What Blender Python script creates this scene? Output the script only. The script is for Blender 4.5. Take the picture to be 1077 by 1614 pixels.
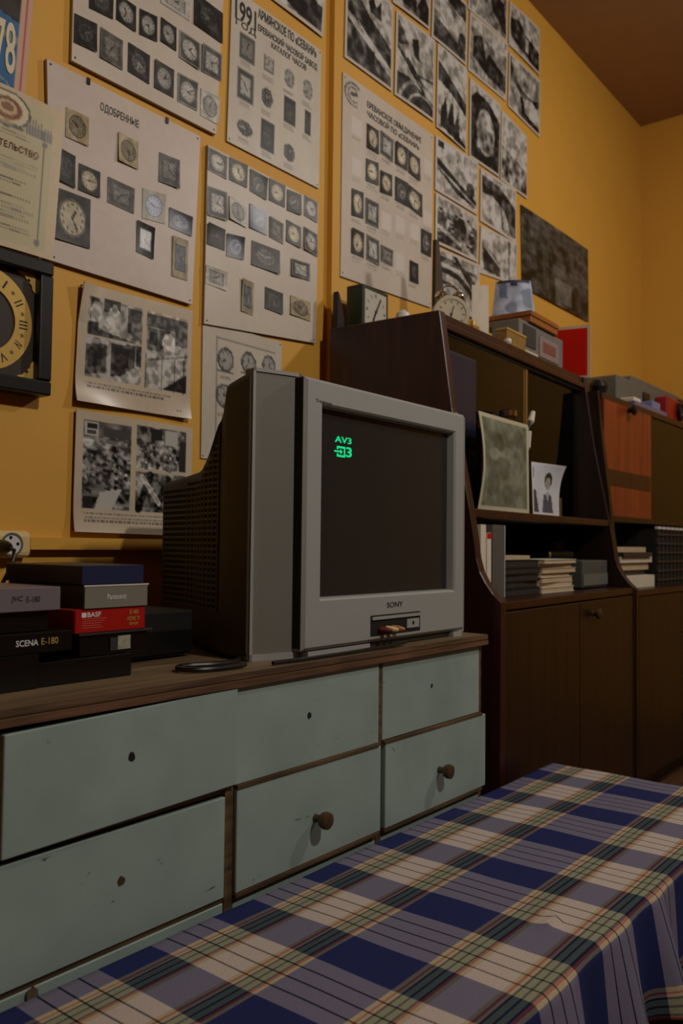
import bpy, bmesh, math, random
import numpy as np
from mathutils import Vector, Matrix

for o in list(bpy.data.objects):
    bpy.data.objects.remove(o)
scene = bpy.context.scene
COL = scene.collection
random.seed(7)
R_ = np.random.RandomState(11)

# ------------------------------------------------------------------ camera
PW, PH, PF = 1077, 1614, 1348.0
CAM = np.array([0.0, -1.6, 0.90])
YAW, PITCH, ROLL = math.radians(38.39), math.radians(2.18), math.radians(0.63)
_f = np.array([math.cos(YAW) * math.cos(PITCH), math.sin(YAW) * math.cos(PITCH), math.sin(PITCH)])
_r = np.array([math.sin(YAW), -math.cos(YAW), 0.0])
_u = np.cross(_r, _f)
RT = math.cos(ROLL) * _r + math.sin(ROLL) * _u
UP = -math.sin(ROLL) * _r + math.cos(ROLL) * _u
cd = bpy.data.cameras.new('camera')
cam = bpy.data.objects.new('camera', cd)
COL.objects.link(cam)
cam.matrix_world = Matrix(((RT[0], UP[0], -_f[0], CAM[0]), (RT[1], UP[1], -_f[1], CAM[1]),
                           (RT[2], UP[2], -_f[2], CAM[2]), (0, 0, 0, 1)))
cd.sensor_fit = 'VERTICAL'
cd.sensor_height = 22.3
cd.lens = PF / PH * 22.3
cd.clip_start = 0.02
cd.dof.use_dof = True
cd.dof.focus_distance = 1.55
cd.dof.aperture_fstop = 3.2
scene.camera = cam

# ------------------------------------------------------------------ world, lamps, exposure
wd = bpy.data.worlds.new('world')
wd.use_nodes = True
wd.node_tree.nodes['Background'].inputs[0].default_value = (0.5, 0.45, 0.4, 1)
wd.node_tree.nodes['Background'].inputs[1].default_value = 0.02
scene.world = wd


def lamp(name, loc, target, power, size, color):
    ld = bpy.data.lights.new(name, 'AREA')
    ld.shape = 'DISK'
    ld.size = size
    ld.energy = power
    ld.color = color
    o = bpy.data.objects.new(name, ld)
    COL.objects.link(o)
    o.location = loc
    o.rotation_euler = (Vector(target) - Vector(loc)).to_track_quat('-Z', 'Y').to_euler()
    return o


lamp('ceiling_lamp_near', (1.05, -2.7, 2.75), (1.4, 0.0, 0.9), 27, 0.16, (1.0, 0.92, 0.82))
lamp('ceiling_lamp_far', (3.3, -1.9, 2.8), (2.8, -0.2, 0.7), 17, 0.18, (1.0, 0.92, 0.82))
vs = scene.view_settings
vs.view_transform = 'Standard'
vs.look = 'None'
vs.gamma = 1
vs.use_curve_mapping = False
vs.exposure = 0.0


# ------------------------------------------------------------------ pixel rays onto real planes
def ray(px, py):
    return _f + RT * (px - PW / 2) / PF - UP * (py - PH / 2) / PF


def wy(px, py, y=0.0):
    v = ray(px, py)
    return CAM + v * (y - CAM[1]) / v[1]


def wz(px, py, z):
    v = ray(px, py)
    return CAM + v * (z - CAM[2]) / v[2]


def lin(c):
    c = np.asarray(c, float)
    return np.where(c <= 0.04045, c / 12.92, ((c + 0.055) / 1.055) ** 2.4)


# ------------------------------------------------------------------ materials
MATS = {}


def nt(name, rough=0.5, metal=0.0, spec=0.5):
    m = bpy.data.materials.new(name)
    m.use_nodes = True
    b = m.node_tree.nodes['Principled BSDF']
    b.inputs['Roughness'].default_value = rough
    b.inputs['Metallic'].default_value = metal
    b.inputs['Specular IOR Level'].default_value = spec
    MATS[name] = m
    return m, m.node_tree, b


def mat(name, c, rough=0.5, metal=0.0, spec=0.5, var=0.08, scale=12.0, bump=0.0, bscale=200.0):
    """procedural paint/plastic: base colour with soft noise variation and optional relief"""
    m, t, b = nt(name, rough, metal, spec)
    c = lin(c)
    tc = t.nodes.new('ShaderNodeTexCoord')
    n = t.nodes.new('ShaderNodeTexNoise')
    n.inputs['Scale'].default_value = scale
    n.inputs['Detail'].default_value = 4
    t.links.new(tc.outputs['Object'], n.inputs['Vector'])
    r = t.nodes.new('ShaderNodeValToRGB')
    r.color_ramp.elements[0].position = 0.3
    r.color_ramp.elements[1].position = 0.7
    r.color_ramp.elements[0].color = (*(c * (1 - var)), 1)
    r.color_ramp.elements[1].color = (*np.minimum(c * (1 + var), 1), 1)
    t.links.new(n.outputs['Fac'], r.inputs['Fac'])
    t.links.new(r.outputs['Color'], b.inputs['Base Color'])
    if bump:
        n2 = t.nodes.new('ShaderNodeTexNoise')
        n2.inputs['Scale'].default_value = bscale
        t.links.new(tc.outputs['Object'], n2.inputs['Vector'])
        bp = t.nodes.new('ShaderNodeBump')
        bp.inputs['Strength'].default_value = bump
        bp.inputs['Distance'].default_value = 0.002
        t.links.new(n2.outputs['Fac'], bp.inputs['Height'])
        t.links.new(bp.outputs['Normal'], b.inputs['Normal'])
    return m


def wood(name, c0, c1, rough=0.35, axis=2, scale=18.0):
    m, t, b = nt(name, rough)
    tc = t.nodes.new('ShaderNodeTexCoord')
    mp = t.nodes.new('ShaderNodeMapping')
    s = [scale, scale, scale]
    s[axis] = scale * 0.07
    mp.inputs['Scale'].default_value = s
    n = t.nodes.new('ShaderNodeTexNoise')
    n.inputs['Scale'].default_value = 2.0
    n.inputs['Detail'].default_value = 6
    n.inputs['Distortion'].default_value = 0.6
    r = t.nodes.new('ShaderNodeValToRGB')
    r.color_ramp.elements[0].position = 0.32
    r.color_ramp.elements[1].position = 0.7
    r.color_ramp.elements[0].color = (*lin(c0), 1)
    r.color_ramp.elements[1].color = (*lin(c1), 1)
    t.links.new(tc.outputs['Object'], mp.inputs['Vector'])
    t.links.new(mp.outputs['Vector'], n.inputs['Vector'])
    t.links.new(n.outputs['Fac'], r.inputs['Fac'])
    t.links.new(r.outputs['Color'], b.inputs['Base Color'])
    return m


def attr_mat(name, rough, spec=0.4):
    m, t, b = nt(name, rough, 0, spec)
    a = t.nodes.new('ShaderNodeAttribute')
    a.attribute_name = 'Col'
    t.links.new(a.outputs['Color'], b.inputs['Base Color'])
    return m


PRINT = attr_mat('matte_print', 0.6, 0.3)
GLOSSY = attr_mat('glossy_print', 0.3, 0.5)
SEMI = attr_mat('satin_print', 0.42, 0.4)
WALL = mat('yellow_wall_paint', (0.84, 0.63, 0.24), 0.6, var=0.035, scale=3, bump=0.12, bscale=90)
CEIL = mat('ceiling_paint', (0.62, 0.47, 0.30), 0.9, var=0.04)
FLOORM = wood('floor_boards', (0.30, 0.20, 0.12), (0.42, 0.30, 0.19), 0.5, 0)
SILVER = mat('silver_plastic', (0.61, 0.62, 0.61), 0.42, 0.0, 0.5, 0.03, 5)
WING = mat('grey_silver_plastic', (0.47, 0.465, 0.435), 0.5, 0.0, 0.5, 0.03, 5, 0.15, 900)
SHELL = mat('dark_grey_shell_plastic', (0.23, 0.225, 0.20), 0.6, var=0.04, bump=0.2, bscale=600)
BLACK = mat('black_plastic', (0.07, 0.07, 0.07), 0.35, var=0.1)
BLACKM = mat('matte_black', (0.045, 0.045, 0.04), 0.7, var=0.1)
SCREEN = mat('dark_tube_glass', (0.17, 0.17, 0.165), 0.22, var=0.02)
DRAWERBROWN = wood('raw_wood_edge', (0.25, 0.185, 0.12), (0.44, 0.34, 0.235), 0.6, 0, 30)
RED_WOOD = wood('polished_red_brown_wood', (0.15, 0.065, 0.048), (0.24, 0.105, 0.078), 0.36, 2)
DARK_WOOD = wood('polished_dark_wood', (0.10, 0.052, 0.036), (0.17, 0.085, 0.055), 0.38, 2)
ORANGE_WOOD = wood('polished_orange_wood', (0.44, 0.17, 0.085), (0.56, 0.23, 0.12), 0.3, 2)
BOX_WOOD = wood('honey_box_wood', (0.50, 0.29, 0.13), (0.64, 0.39, 0.19), 0.35, 0)
BRASS = mat('brass', (0.80, 0.66, 0.34), 0.42, 0.35, var=0.06, scale=20)
INK = mat('black_ink', (0.13, 0.12, 0.12), 0.6, var=0.02)
INKLIGHT = mat('faded_ink', (0.33, 0.30, 0.27), 0.6, var=0.02)
CREAMINK = mat('cream_ink', (0.86, 0.80, 0.66), 0.6, var=0.02)
WHITEINK = mat('white_ink', (0.88, 0.88, 0.88), 0.5, var=0.02)
GOLDINK = mat('gold_ink', (0.72, 0.62, 0.30), 0.5, var=0.02)
REDINK = mat('brick_red_ink', (0.45, 0.20, 0.15), 0.6, var=0.02)
CREAM = mat('cream_plastic', (0.86, 0.76, 0.52), 0.45, var=0.03)
WHITE = mat('white_plastic', (0.85, 0.84, 0.82), 0.4, var=0.03)
KNOB = wood('dark_knob_wood', (0.20, 0.14, 0.08), (0.34, 0.25, 0.15), 0.4, 1, 40)
HOLE = mat('drilled_hole_dark', (0.05, 0.04, 0.035), 0.9, var=0.1)
GREEN = mat('bottle_green_plastic', (0.14, 0.19, 0.14), 0.4, var=0.05)
RED = mat('red_card', (0.78, 0.12, 0.05), 0.9, spec=0.1, var=0.05)
DARKRED = mat('dark_red_card', (0.40, 0.06, 0.05), 0.6, var=0.05)
PAPER = mat('white_paper', (0.84, 0.81, 0.74), 0.6, var=0.04)
OLDPAPER = mat('aged_paper', (0.74, 0.66, 0.54), 0.7, var=0.06)
NAVY = mat('navy_reflection', (0.13, 0.14, 0.24), 0.3, var=0.08)
GREYM = mat('grey_metal', (0.42, 0.43, 0.41), 0.45, 0.2, var=0.08)
CHROME = mat('chrome', (0.85, 0.84, 0.80), 0.15, 1.0, var=0.02)
DARKGREY = mat('dark_grey_cover', (0.20, 0.20, 0.20), 0.5, var=0.15)
BLUEGREY = mat('blue_grey_reflection', (0.17, 0.19, 0.23), 0.5, var=0.1)

# teal painted drawer fronts with scratches and grime of their own
TEAL, t, b = nt('worn_pale_teal_paint', 0.5)
tc = t.nodes.new('ShaderNodeTexCoord')
n1 = t.nodes.new('ShaderNodeTexNoise'); n1.inputs['Scale'].default_value = 7; n1.inputs['Detail'].default_value = 6
r1 = t.nodes.new('ShaderNodeValToRGB')
r1.color_ramp.elements[0].position = 0.25; r1.color_ramp.elements[1].position = 0.75
r1.color_ramp.elements[0].color = (*lin((0.53, 0.605, 0.585)), 1)
r1.color_ramp.elements[1].color = (*lin((0.61, 0.69, 0.665)), 1)
mp = t.nodes.new('ShaderNodeMapping'); mp.inputs['Scale'].default_value = (9, 9, 26); mp.inputs['Rotation'].default_value = (0, 0.7, 0)
n2 = t.nodes.new('ShaderNodeTexNoise'); n2.inputs['Scale'].default_value = 3.0; n2.inputs['Detail'].default_value = 3; n2.inputs['Distortion'].default_value = 1.5
r2 = t.nodes.new('ShaderNodeValToRGB')
r2.color_ramp.elements[0].position = 0.24; r2.color_ramp.elements[1].position = 0.285
r2.color_ramp.elements[0].color = (*lin((0.25, 0.26, 0.22)), 1); r2.color_ramp.elements[1].color = (1, 1, 1, 1)
mx = t.nodes.new('ShaderNodeMix'); mx.data_type = 'RGBA'; mx.blend_type = 'MULTIPLY'; mx.inputs[0].default_value = 0.8
oi = t.nodes.new('ShaderNodeObjectInfo')
ml = t.nodes.new('ShaderNodeMath'); ml.operation = 'MULTIPLY'; ml.inputs[1].default_value = 37.0
va = t.nodes.new('ShaderNodeVectorMath'); va.operation = 'ADD'
t.links.new(oi.outputs['Random'], ml.inputs[0]); t.links.new(tc.outputs['Object'], va.inputs[0]); t.links.new(ml.outputs[0], va.inputs[1])
t.links.new(va.outputs[0], n1.inputs['Vector']); t.links.new(n1.outputs['Fac'], r1.inputs['Fac'])
t.links.new(va.outputs[0], mp.inputs['Vector']); t.links.new(mp.outputs['Vector'], n2.inputs['Vector'])
t.links.new(n2.outputs['Fac'], r2.inputs['Fac'])
t.links.new(r1.outputs['Color'], mx.inputs[6]); t.links.new(r2.outputs['Color'], mx.inputs[7])
t.links.new(mx.outputs[2], b.inputs['Base Color'])

# clear glass for the sliding panes


def glass(name, ior, tint):
    m = bpy.data.materials.new(name); m.use_nodes = True
    t = m.node_tree; t.nodes.clear()
    out = t.nodes.new('ShaderNodeOutputMaterial'); mixs = t.nodes.new('ShaderNodeMixShader')
    tr = t.nodes.new('ShaderNodeBsdfTransparent'); tr.inputs[0].default_value = (*tint, 1)
    gl = t.nodes.new('ShaderNodeBsdfGlossy'); gl.inputs['Roughness'].default_value = 0.03
    fr = t.nodes.new('ShaderNodeFresnel'); fr.inputs[0].default_value = ior
    t.links.new(fr.outputs[0], mixs.inputs[0]); t.links.new(tr.outputs[0], mixs.inputs[1]); t.links.new(gl.outputs[0], mixs.inputs[2])
    t.links.new(mixs.outputs[0], out.inputs[0])
    return m


GLASS = glass('thin_cabinet_glass', 1.25, (0.90, 0.91, 0.88))
GLASS_BRIGHT = glass('polished_cabinet_glass', 1.48, (0.86, 0.87, 0.84))

OSD = bpy.data.materials.new('green_screen_text'); OSD.use_nodes = True
b = OSD.node_tree.nodes['Principled BSDF']
b.inputs['Base Color'].default_value = (0, 0.05, 0.02, 1)
b.inputs['Emission Color'].default_value = (0.0, 0.80, 0.27, 1)
b.inputs['Emission Strength'].default_value = 0.85

# ------------------------------------------------------------------ object helpers
ORG = {}


def mesh_obj(name, verts, faces, material, parent=None, smooth=False, cols=None, bevel=0.0, segs=2, fix=True):
    v = np.asarray(verts, float)
    org = np.array([(v[:, 0].min() + v[:, 0].max()) / 2, (v[:, 1].min() + v[:, 1].max()) / 2, v[:, 2].min()])
    me = bpy.data.meshes.new(name)
    me.from_pydata([tuple(p) for p in (v - org)], [], faces)
    if bevel or fix:
        bm = bmesh.new()
        bm.from_mesh(me)
        bmesh.ops.recalc_face_normals(bm, faces=bm.faces)
        if bevel:
            es = [e for e in bm.edges if len(e.link_faces) == 2 and e.calc_face_angle(0) > 0.6]
            bmesh.ops.bevel(bm, geom=es, offset=bevel, segments=segs, affect='EDGES', profile=0.5, clamp_overlap=True)
        bm.to_mesh(me)
        bm.free()
    if cols is not None:
        ca = me.color_attributes.new('Col', 'FLOAT_COLOR', 'POINT')
        a = np.ones((len(v), 4), np.float32)
        a[:, :3] = lin(cols)
        ca.data.foreach_set('color', a.ravel())
    if smooth:
        me.polygons.foreach_set('use_smooth', [True] * len(me.polygons))
        if smooth != 'all':
            me.set_sharp_from_angle(angle=math.radians(35))
    me.materials.append(material)
    o = bpy.data.objects.new(name, me)
    COL.objects.link(o)
    if parent is not None:
        o.parent = parent
        o.location = org - ORG[parent.name]
    else:
        o.location = org
    ORG[o.name] = org
    return o


def thing(name, label, cat, loc, group=None):
    o = bpy.data.objects.new(name, None)
    o.empty_display_size = 0.05
    COL.objects.link(o)
    o.location = loc
    ORG[o.name] = np.asarray(loc, float)
    return tag(o, label, cat, group)


def tag(o, label=None, cat=None, group=None, kind=None):
    if label: o['label'] = label
    if cat: o['category'] = cat
    if group: o['group'] = group
    if kind: o['kind'] = kind
    return o


class G:
    def __init__(s, T=None):
        s.v, s.f, s.T = [], [], T

    def add(s, v, f):
        k = len(s.v)
        s.v += [tuple(p) for p in v]
        s.f += [[i + k for i in q] for q in f]
        return s

    def box(s, x0, x1, y0, y1, z0, z1):
        v = [(x, y, z) for z in (z0, z1) for y in (y0, y1) for x in (x0, x1)]
        return s.add(v, [(0, 1, 3, 2), (4, 6, 7, 5), (0, 4, 5, 1), (2, 3, 7, 6), (0, 2, 6, 4), (1, 5, 7, 3)])

    def obox(s, c, ux, uy, uz, hx, hy, hz):
        c, ux, uy, uz = (np.asarray(q, float) for q in (c, ux, uy, uz))
        v = [c + ux * a * hx + uy * b_ * hy + uz * d * hz for d in (-1, 1) for b_ in (-1, 1) for a in (-1, 1)]
        return s.add(v, [(0, 1, 3, 2), (4, 6, 7, 5), (0, 4, 5, 1), (2, 3, 7, 6), (0, 2, 6, 4), (1, 5, 7, 3)])

    def revolve(s, c, axis, prof, n=24):
        """prof: (radius, along) pairs, closed at both ends"""
        ax = np.asarray(axis, float); ax /= np.linalg.norm(ax)
        h = np.array([0, 0, 1.0]) if abs(ax[2]) < 0.9 else np.array([1.0, 0, 0])
        e1 = np.cross(h, ax); e1 /= np.linalg.norm(e1); e2 = np.cross(ax, e1)
        c = np.asarray(c, float); v, f = [], []
        for r, l in prof:
            for i in range(n):
                a = 2 * math.pi * i / n
                v.append(c + ax * l + (e1 * math.cos(a) + e2 * math.sin(a)) * r)
        for j in range(len(prof) - 1):
            for i in range(n):
                k = (i + 1) % n
                f.append((j * n + i, j * n + k, (j + 1) * n + k, (j + 1) * n + i))
        f.append(tuple(range(n))); f.append(tuple((len(prof) - 1) * n + i for i in range(n)))
        return s.add(v, f)

    def ring(s, c, axis, r0, r1, h, n=32):
        prof = [(r0, 0), (r1, 0), (r1, h), (r0, h), (r0, 0)]
        ax = np.asarray(axis, float); ax /= np.linalg.norm(ax)
        hh = np.array([0, 0, 1.0]) if abs(ax[2]) < 0.9 else np.array([1.0, 0, 0])
        e1 = np.cross(hh, ax); e1 /= np.linalg.norm(e1); e2 = np.cross(ax, e1)
        v, f = [], []
        for r, l in prof[:4]:
            for i in range(n):
                a = 2 * math.pi * i / n
                v.append(np.asarray(c) + ax * l + (e1 * math.cos(a) + e2 * math.sin(a)) * r)
        for j in range(4):
            for i in range(n):
                k = (i + 1) % n; j2 = (j + 1) % 4
                f.append((j * n + i, j * n + k, j2 * n + k, j2 * n + i))
        return s.add(v, f)

    def tube(s, pts, r, n=8):
        pts = [np.asarray(p, float) for p in pts]; v, f = [], []
        rr = r if hasattr(r, '__len__') else [r] * len(pts)
        for i, p in enumerate(pts):
            d = pts[min(i + 1, len(pts) - 1)] - pts[max(i - 1, 0)]
            d = d / (np.linalg.norm(d) + 1e-9)
            h = np.array([0, 0, 1.0]) if abs(d[2]) < 0.95 else np.array([1.0, 0, 0])
            e1 = np.cross(h, d); e1 /= np.linalg.norm(e1); e2 = np.cross(d, e1)
            for k in range(n):
                a = 2 * math.pi * k / n
                v.append(p + (e1 * math.cos(a) + e2 * math.sin(a)) * rr[i])
        for i in range(len(pts) - 1):
            for k in range(n):
                m = (k + 1) % n
                f.append((i * n + k, i * n + m, (i + 1) * n + m, (i + 1) * n + k))
        f.append(tuple(range(n))); f.append(tuple((len(pts) - 1) * n + i for i in range(n)))
        return s.add(v, f)

    def prism(s, poly, o, e1, e2, ex, t):
        """polygon (p,q) in plane o+p*e1+q*e2, pushed t along ex"""
        o, e1, e2, ex = (np.asarray(q, float) for q in (o, e1, e2, ex)); n = len(poly)
        v = [o + p * e1 + q * e2 for p, q in poly] + [o + p * e1 + q * e2 + ex * t for p, q in poly]
        f = [tuple(range(n)), tuple(range(n, 2 * n))] + [(i, (i + 1) % n, n + (i + 1) % n, n + i) for i in range(n)]
        return s.add(v, f)

    def build(s, name, material, parent=None, **kw):
        v = [s.T(p) for p in s.v] if s.T else s.v
        return mesh_obj(name, v, s.f, material, parent, **kw)


def text(name, body, o, right, up, width, height, material, parent=None, depth=0.0004, bold=0.0):
    """flat lettering fitted into a width x height box whose lower left corner is o"""
    cu = bpy.data.curves.new(name, 'FONT')
    cu.body = body
    cu.offset = bold
    cu.resolution_u = 3
    ob = bpy.data.objects.new(name, cu)
    COL.objects.link(ob)
    bpy.context.view_layer.update()
    me = bpy.data.meshes.new_from_object(ob.evaluated_get(bpy.context.evaluated_depsgraph_get()))
    bpy.data.objects.remove(ob)
    v = np.array([p.co[:] for p in me.vertices])
    f = [tuple(p.vertices) for p in me.polygons]
    bpy.data.meshes.remove(me)
    mn, mxv = v.min(0), v.max(0)
    v = (v - mn) / np.maximum(mxv - mn, 1e-6)
    o, right, up = (np.asarray(q, float) for q in (o, right, up))
    n = np.cross(right, up)
    w = o + v[:, :1] * width * right + v[:, 1:2] * height * up
    k = len(w)
    vv = np.vstack([w, w + n * depth])
    return mesh_obj(name, vv, f + [[i + k for i in q] for q in f], material, parent, fix=False)


X, Y, Z = np.eye(3)


# ------------------------------------------------------------------ print painter (flat print on paper)
class Paint:
    def __init__(s, w, h, c):
        s.w, s.h = max(int(w), 4), max(int(h), 4)
        s.a = np.zeros((s.h, s.w, 3)); s.a[:] = col3(c)
        s.V, s.U = np.mgrid[0:s.h, 0:s.w]
        s.U = s.U / (s.w - 1); s.V = s.V / (s.h - 1)

    def put(s, m, c, k=1.0):
        m = (np.clip(m, 0, 1) * k)[..., None]
        s.a = s.a * (1 - m) + col3(c) * m
        return s

    def rect(s, u0, v0, u1, v1, c, k=1.0):
        return s.put(((s.U >= u0) & (s.U <= u1) & (s.V >= v0) & (s.V <= v1)) * 1.0, c, k)

    def ell(s, cx, cy, rx, ry, c, k=1.0):
        return s.put((((s.U - cx) / rx) ** 2 + ((s.V - cy) / ry) ** 2 <= 1) * 1.0, c, k)

    def ring(s, cx, cy, rx, ry, w, c, k=1.0):
        d = np.sqrt(((s.U - cx) / rx) ** 2 + ((s.V - cy) / ry) ** 2)
        return s.put((abs(d - 1) < w) * 1.0, c, k)

    def line(s, u0, v0, u1, v1, w, c, k=1.0):
        asp = s.h / s.w
        x, y = s.U - u0, (s.V - v0) * asp
        dx, dy = u1 - u0, (v1 - v0) * asp
        t_ = np.clip((x * dx + y * dy) / (dx * dx + dy * dy + 1e-9), 0, 1)
        d = np.hypot(x - t_ * dx, y - t_ * dy)
        return s.put((d < w) * 1.0, c, k)

    def poly(s, pts, c, k=1.0):
        m = np.zeros_like(s.U, bool); n = len(pts)
        for i in range(n):
            (x0, y0), (x1, y1) = pts[i], pts[(i + 1) % n]
            if y0 == y1: continue
            m ^= ((y0 > s.V) != (y1 > s.V)) & (s.U < (x1 - x0) * (s.V - y0) / (y1 - y0) + x0)
        return s.put(m * 1.0, c, k)

    def noise(s, nx, ny, amp, u0=0, v0=0, u1=1, v1=1, hard=False):
        g = R_.rand(ny + 2, nx + 2)
        x, y = s.U * nx, s.V * ny
        i, j = x.astype(int), y.astype(int); fx, fy = x - i, y - j
        q = (g[j, i] * (1 - fx) + g[j, i + 1] * fx) * (1 - fy) + (g[j + 1, i] * (1 - fx) + g[j + 1, i + 1] * fx) * fy
        if hard: q = np.clip((q - 0.5) * 4 + 0.5, 0, 1)
        m = ((s.U >= u0) & (s.U <= u1) & (s.V >= v0) & (s.V <= v1))[..., None]
        s.a = np.clip(s.a + m * ((q - 0.5) * 2 * amp)[..., None], 0.02, 1)
        return s

    def lines(s, u0, v0, u1, v1, n, c, k=0.6):
        """rows of illegible small print"""
        for i in range(n):
            v = v0 + (v1 - v0) * (i + 0.5) / n
            e = u1 - (u1 - u0) * R_.rand() * 0.25
            h = (v1 - v0) / n * 0.28
            m = (s.U >= u0) & (s.U <= e) & (abs(s.V - v) <= max(h, 0.5 / s.h)) & (np.sin(s.U * 260 + i * 2) > -0.6)
            s.put(m * 1.0, c, k)
        return s

    def clock(s, cx, cy, w, h, bg, dial, shape='round', hand=0.12, frame=None):
        if bg is not None: s.rect(cx - w / 2, cy - h / 2, cx + w / 2, cy + h / 2, bg)
        if frame is not None: s.rect(cx - w * .46, cy - h * .46, cx + w * .46, cy + h * .46, frame)
        k = 0.40
        if shape == 'round':
            s.ell(cx, cy, w * k, h * k, np.array(col3(dial)) * 0.55); s.ell(cx, cy, w * k * .86, h * k * .86, dial)
        else:
            s.rect(cx - w * k * .9, cy - h * k * .9, cx + w * k * .9, cy + h * k * .9, np.array(col3(dial)) * 0.55)
            s.rect(cx - w * k * .76, cy - h * k * .76, cx + w * k * .76, cy + h * k * .76, dial)
        for i in range(12):
            a = i * math.pi / 6
            s.ell(cx + math.sin(a) * w * k * .7, cy - math.cos(a) * h * k * .7, w * .028, h * .028, hand, .8)
        a, b_ = R_.rand() * 6.28, R_.rand() * 6.28
        s.line(cx, cy, cx + w * .18 * math.sin(a), cy - h * .18 * math.cos(a), w * .03, hand)
        s.line(cx, cy, cx + w * .26 * math.sin(b_), cy - h * .26 * math.cos(b_), w * .022, hand)
        return s


def col3(c):
    return np.array([c * 1.0, c * 0.985, c * 0.95]) if np.isscalar(c) else np.asarray(c, float)


def sheet(name, quad, paint, material, parent=None, t=0.0015, bulge=None):
    """solid sheet; quad = TL,TR,BR,BL of its front as world points; bulge(u,v) lifts it off the wall (towards -y)"""
    TL, TR, BR, BL = (np.asarray(p, float) for p in quad)
    h, w = paint.h, paint.w
    U, V = paint.U[..., None], paint.V[..., None]
    P = (TL * (1 - U) + TR * U) * (1 - V) + (BL * (1 - U) + BR * U) * V
    nrm = np.cross(TR - TL, BL - TL); nrm = nrm / np.linalg.norm(nrm)   # pointing away from the viewer's side
    if nrm @ (np.asarray(TL) - CAM) > 0: nrm = -nrm
    if bulge is not None:
        P = P + nrm * np.asarray(bulge(paint.U, paint.V))[..., None]
    P = P.reshape(-1, 3)
    idx = np.arange(h * w).reshape(h, w)
    f = [tuple(q) for q in np.stack([idx[:-1, :-1], idx[1:, :-1], idx[1:, 1:], idx[:-1, 1:]], -1).reshape(-1, 4).tolist()]
    rim = list(idx[0, :]) + list(idx[1:, -1]) + list(idx[-1, -2::-1]) + list(idx[-2:0:-1, 0])
    k = len(P)
    n = len(rim)
    f += [tuple(x + k for x in q[::-1]) for q in f]
    f += [(rim[i], rim[(i + 1) % n], k + rim[(i + 1) % n], k + rim[i]) for i in range(n)]
    vv = np.vstack([P, P - nrm * t])
    cc = np.vstack([paint.a.reshape(-1, 3), np.tile(np.array([[0.45, 0.40, 0.33]]), (k, 1))])
    return mesh_obj(name, vv, f, material, parent, cols=cc, fix=True)


def quad_px(pts, off):
    q = [wy(px, py, -off) for px, py in pts]
    if pts[0][1] < 0:            # top edge above the frame: keep the sheet rectangular
        q[0][2] = q[1][2] = max(q[0][2], q[1][2])
    return q


def size_of(q):
    return np.linalg.norm(q[1] - q[0]), np.linalg.norm(q[3] - q[0])


def curl(amp, seed):
    r = random.Random(seed)
    a, b_, c, d = (r.uniform(-1, 1) for _ in range(4))
    return lambda U, V: amp * (0.9 + 0.5 * a * np.sin(3.1 * U + b_ * 3) + 0.5 * c * np.sin(2.7 * V + d * 3)) * (0.25 + 0.75 * 4 * np.maximum(U * (1 - U), 0) ** 0.5 * 0.5)


# ================================================================== the setting
XE, ZC = 4.64, 3.22
XL, YF = -2.2, -4.2


def struct(name, g, m):
    o = g.build(name, m)
    o['kind'] = 'structure'
    return o


struct('floor', G().box(XL, XE, YF, 0, -0.1, 0), FLOORM)
struct('ceiling', G().box(XL - .1, XE + .1, YF - .1, 0.1, ZC, ZC + .1), CEIL)
struct('wall_back', G().box(XL - .1, XE + .1, 0, 0.1, -.1, ZC), WALL)
struct('wall_right', G().box(XE, XE + .1, YF, 0, -.1, ZC), WALL)
struct('wall_left', G().box(XL - .1, XL, YF, 0, -.1, ZC), WALL)
struct('wall_front', G().box(XL - .1, XE + .1, YF - .1, YF, -.1, ZC), WALL)
g = G().box(1.935, 1.972, -0.020, 0, 0.05, ZC)
struct('trim_1', g, WALL)
g = G().box(0.972, 1.93, -0.024, 0, 0.883, 0.908)
struct('trim_2', g, WALL)

# ================================================================== prints on the wall
RES = 230.0          # print samples per metre


def canvas(q, c, res=RES):
    w, h = size_of(q)
    return Paint(w * res, h * res, c)


def to_uv(q, px, py, off):
    """pixel position -> (u,v) on the sheet, through the wall plane"""
    p = wy(px, py, -off); TL, TR, BR, BL = q
    u = (p[0] - TL[0]) / (TR[0] - TL[0])
    top = TL[2] * (1 - u) + TR[2] * u; bot = BL[2] * (1 - u) + BR[2] * u
    return u, (top - p[2]) / (top - bot)


def px_size(px, py, w, h, off):
    a, b_ = wy(px - w / 2, py, -off), wy(px + w / 2, py, -off)
    c, d = wy(px, py - h / 2, -off), wy(px, py + h / 2, -off)
    return b_[0] - a[0], c[2] - d[2]


STY = {  # background, dial, shape, hand, frame
    'D': (0.13, 0.62, 'round', 0.10, None), 'L': (0.55, 0.72, 'round', 0.15, 0.30), 'S': (0.45, 0.68, 'sq', 0.15, 0.22),
    'G': (0.40, 0.50, 'sq', 0.2, 0.33), 'B': ((0.66, 0.60, 0.46), (0.50, 0.46, 0.36), 'round', 0.10, None),
    'N': ((0.16, 0.18, 0.24), (0.42, 0.46, 0.56), 'round', 0.75, None), 'P': ((0.62, 0.60, 0.52), (0.66, 0.70, 0.80), 'round', 0.35, None),
    'K': (0.16, 0.30, 'round', 0.65, None), 'C': ((0.20, 0.19, 0.18), (0.78, 0.74, 0.64), 'round', 0.15, None),
    'W': ((0.16, 0.16, 0.16), (0.90, 0.93, 0.97), 'sq', 0.75, None), 'V': ((0.60, 0.55, 0.44), (0.40, 0.42, 0.46), 'sq', 0.25, None),  # W style: window glare painted into the print as a pale blue-white dial
    'Q': (0.74, 0.66, 'sq', 0.3, None), 'U': ((0.20, 0.24, 0.36), (0.30, 0.36, 0.52), 'sq', 0.6, None), 'X': (0.11, 0.20, 'sq', 0.4, None),
    'O': (0.70, 0.22, 'round', 0.6, None), 'A': (0.72, 0.60, 'round', 0.25, None),
}


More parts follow.
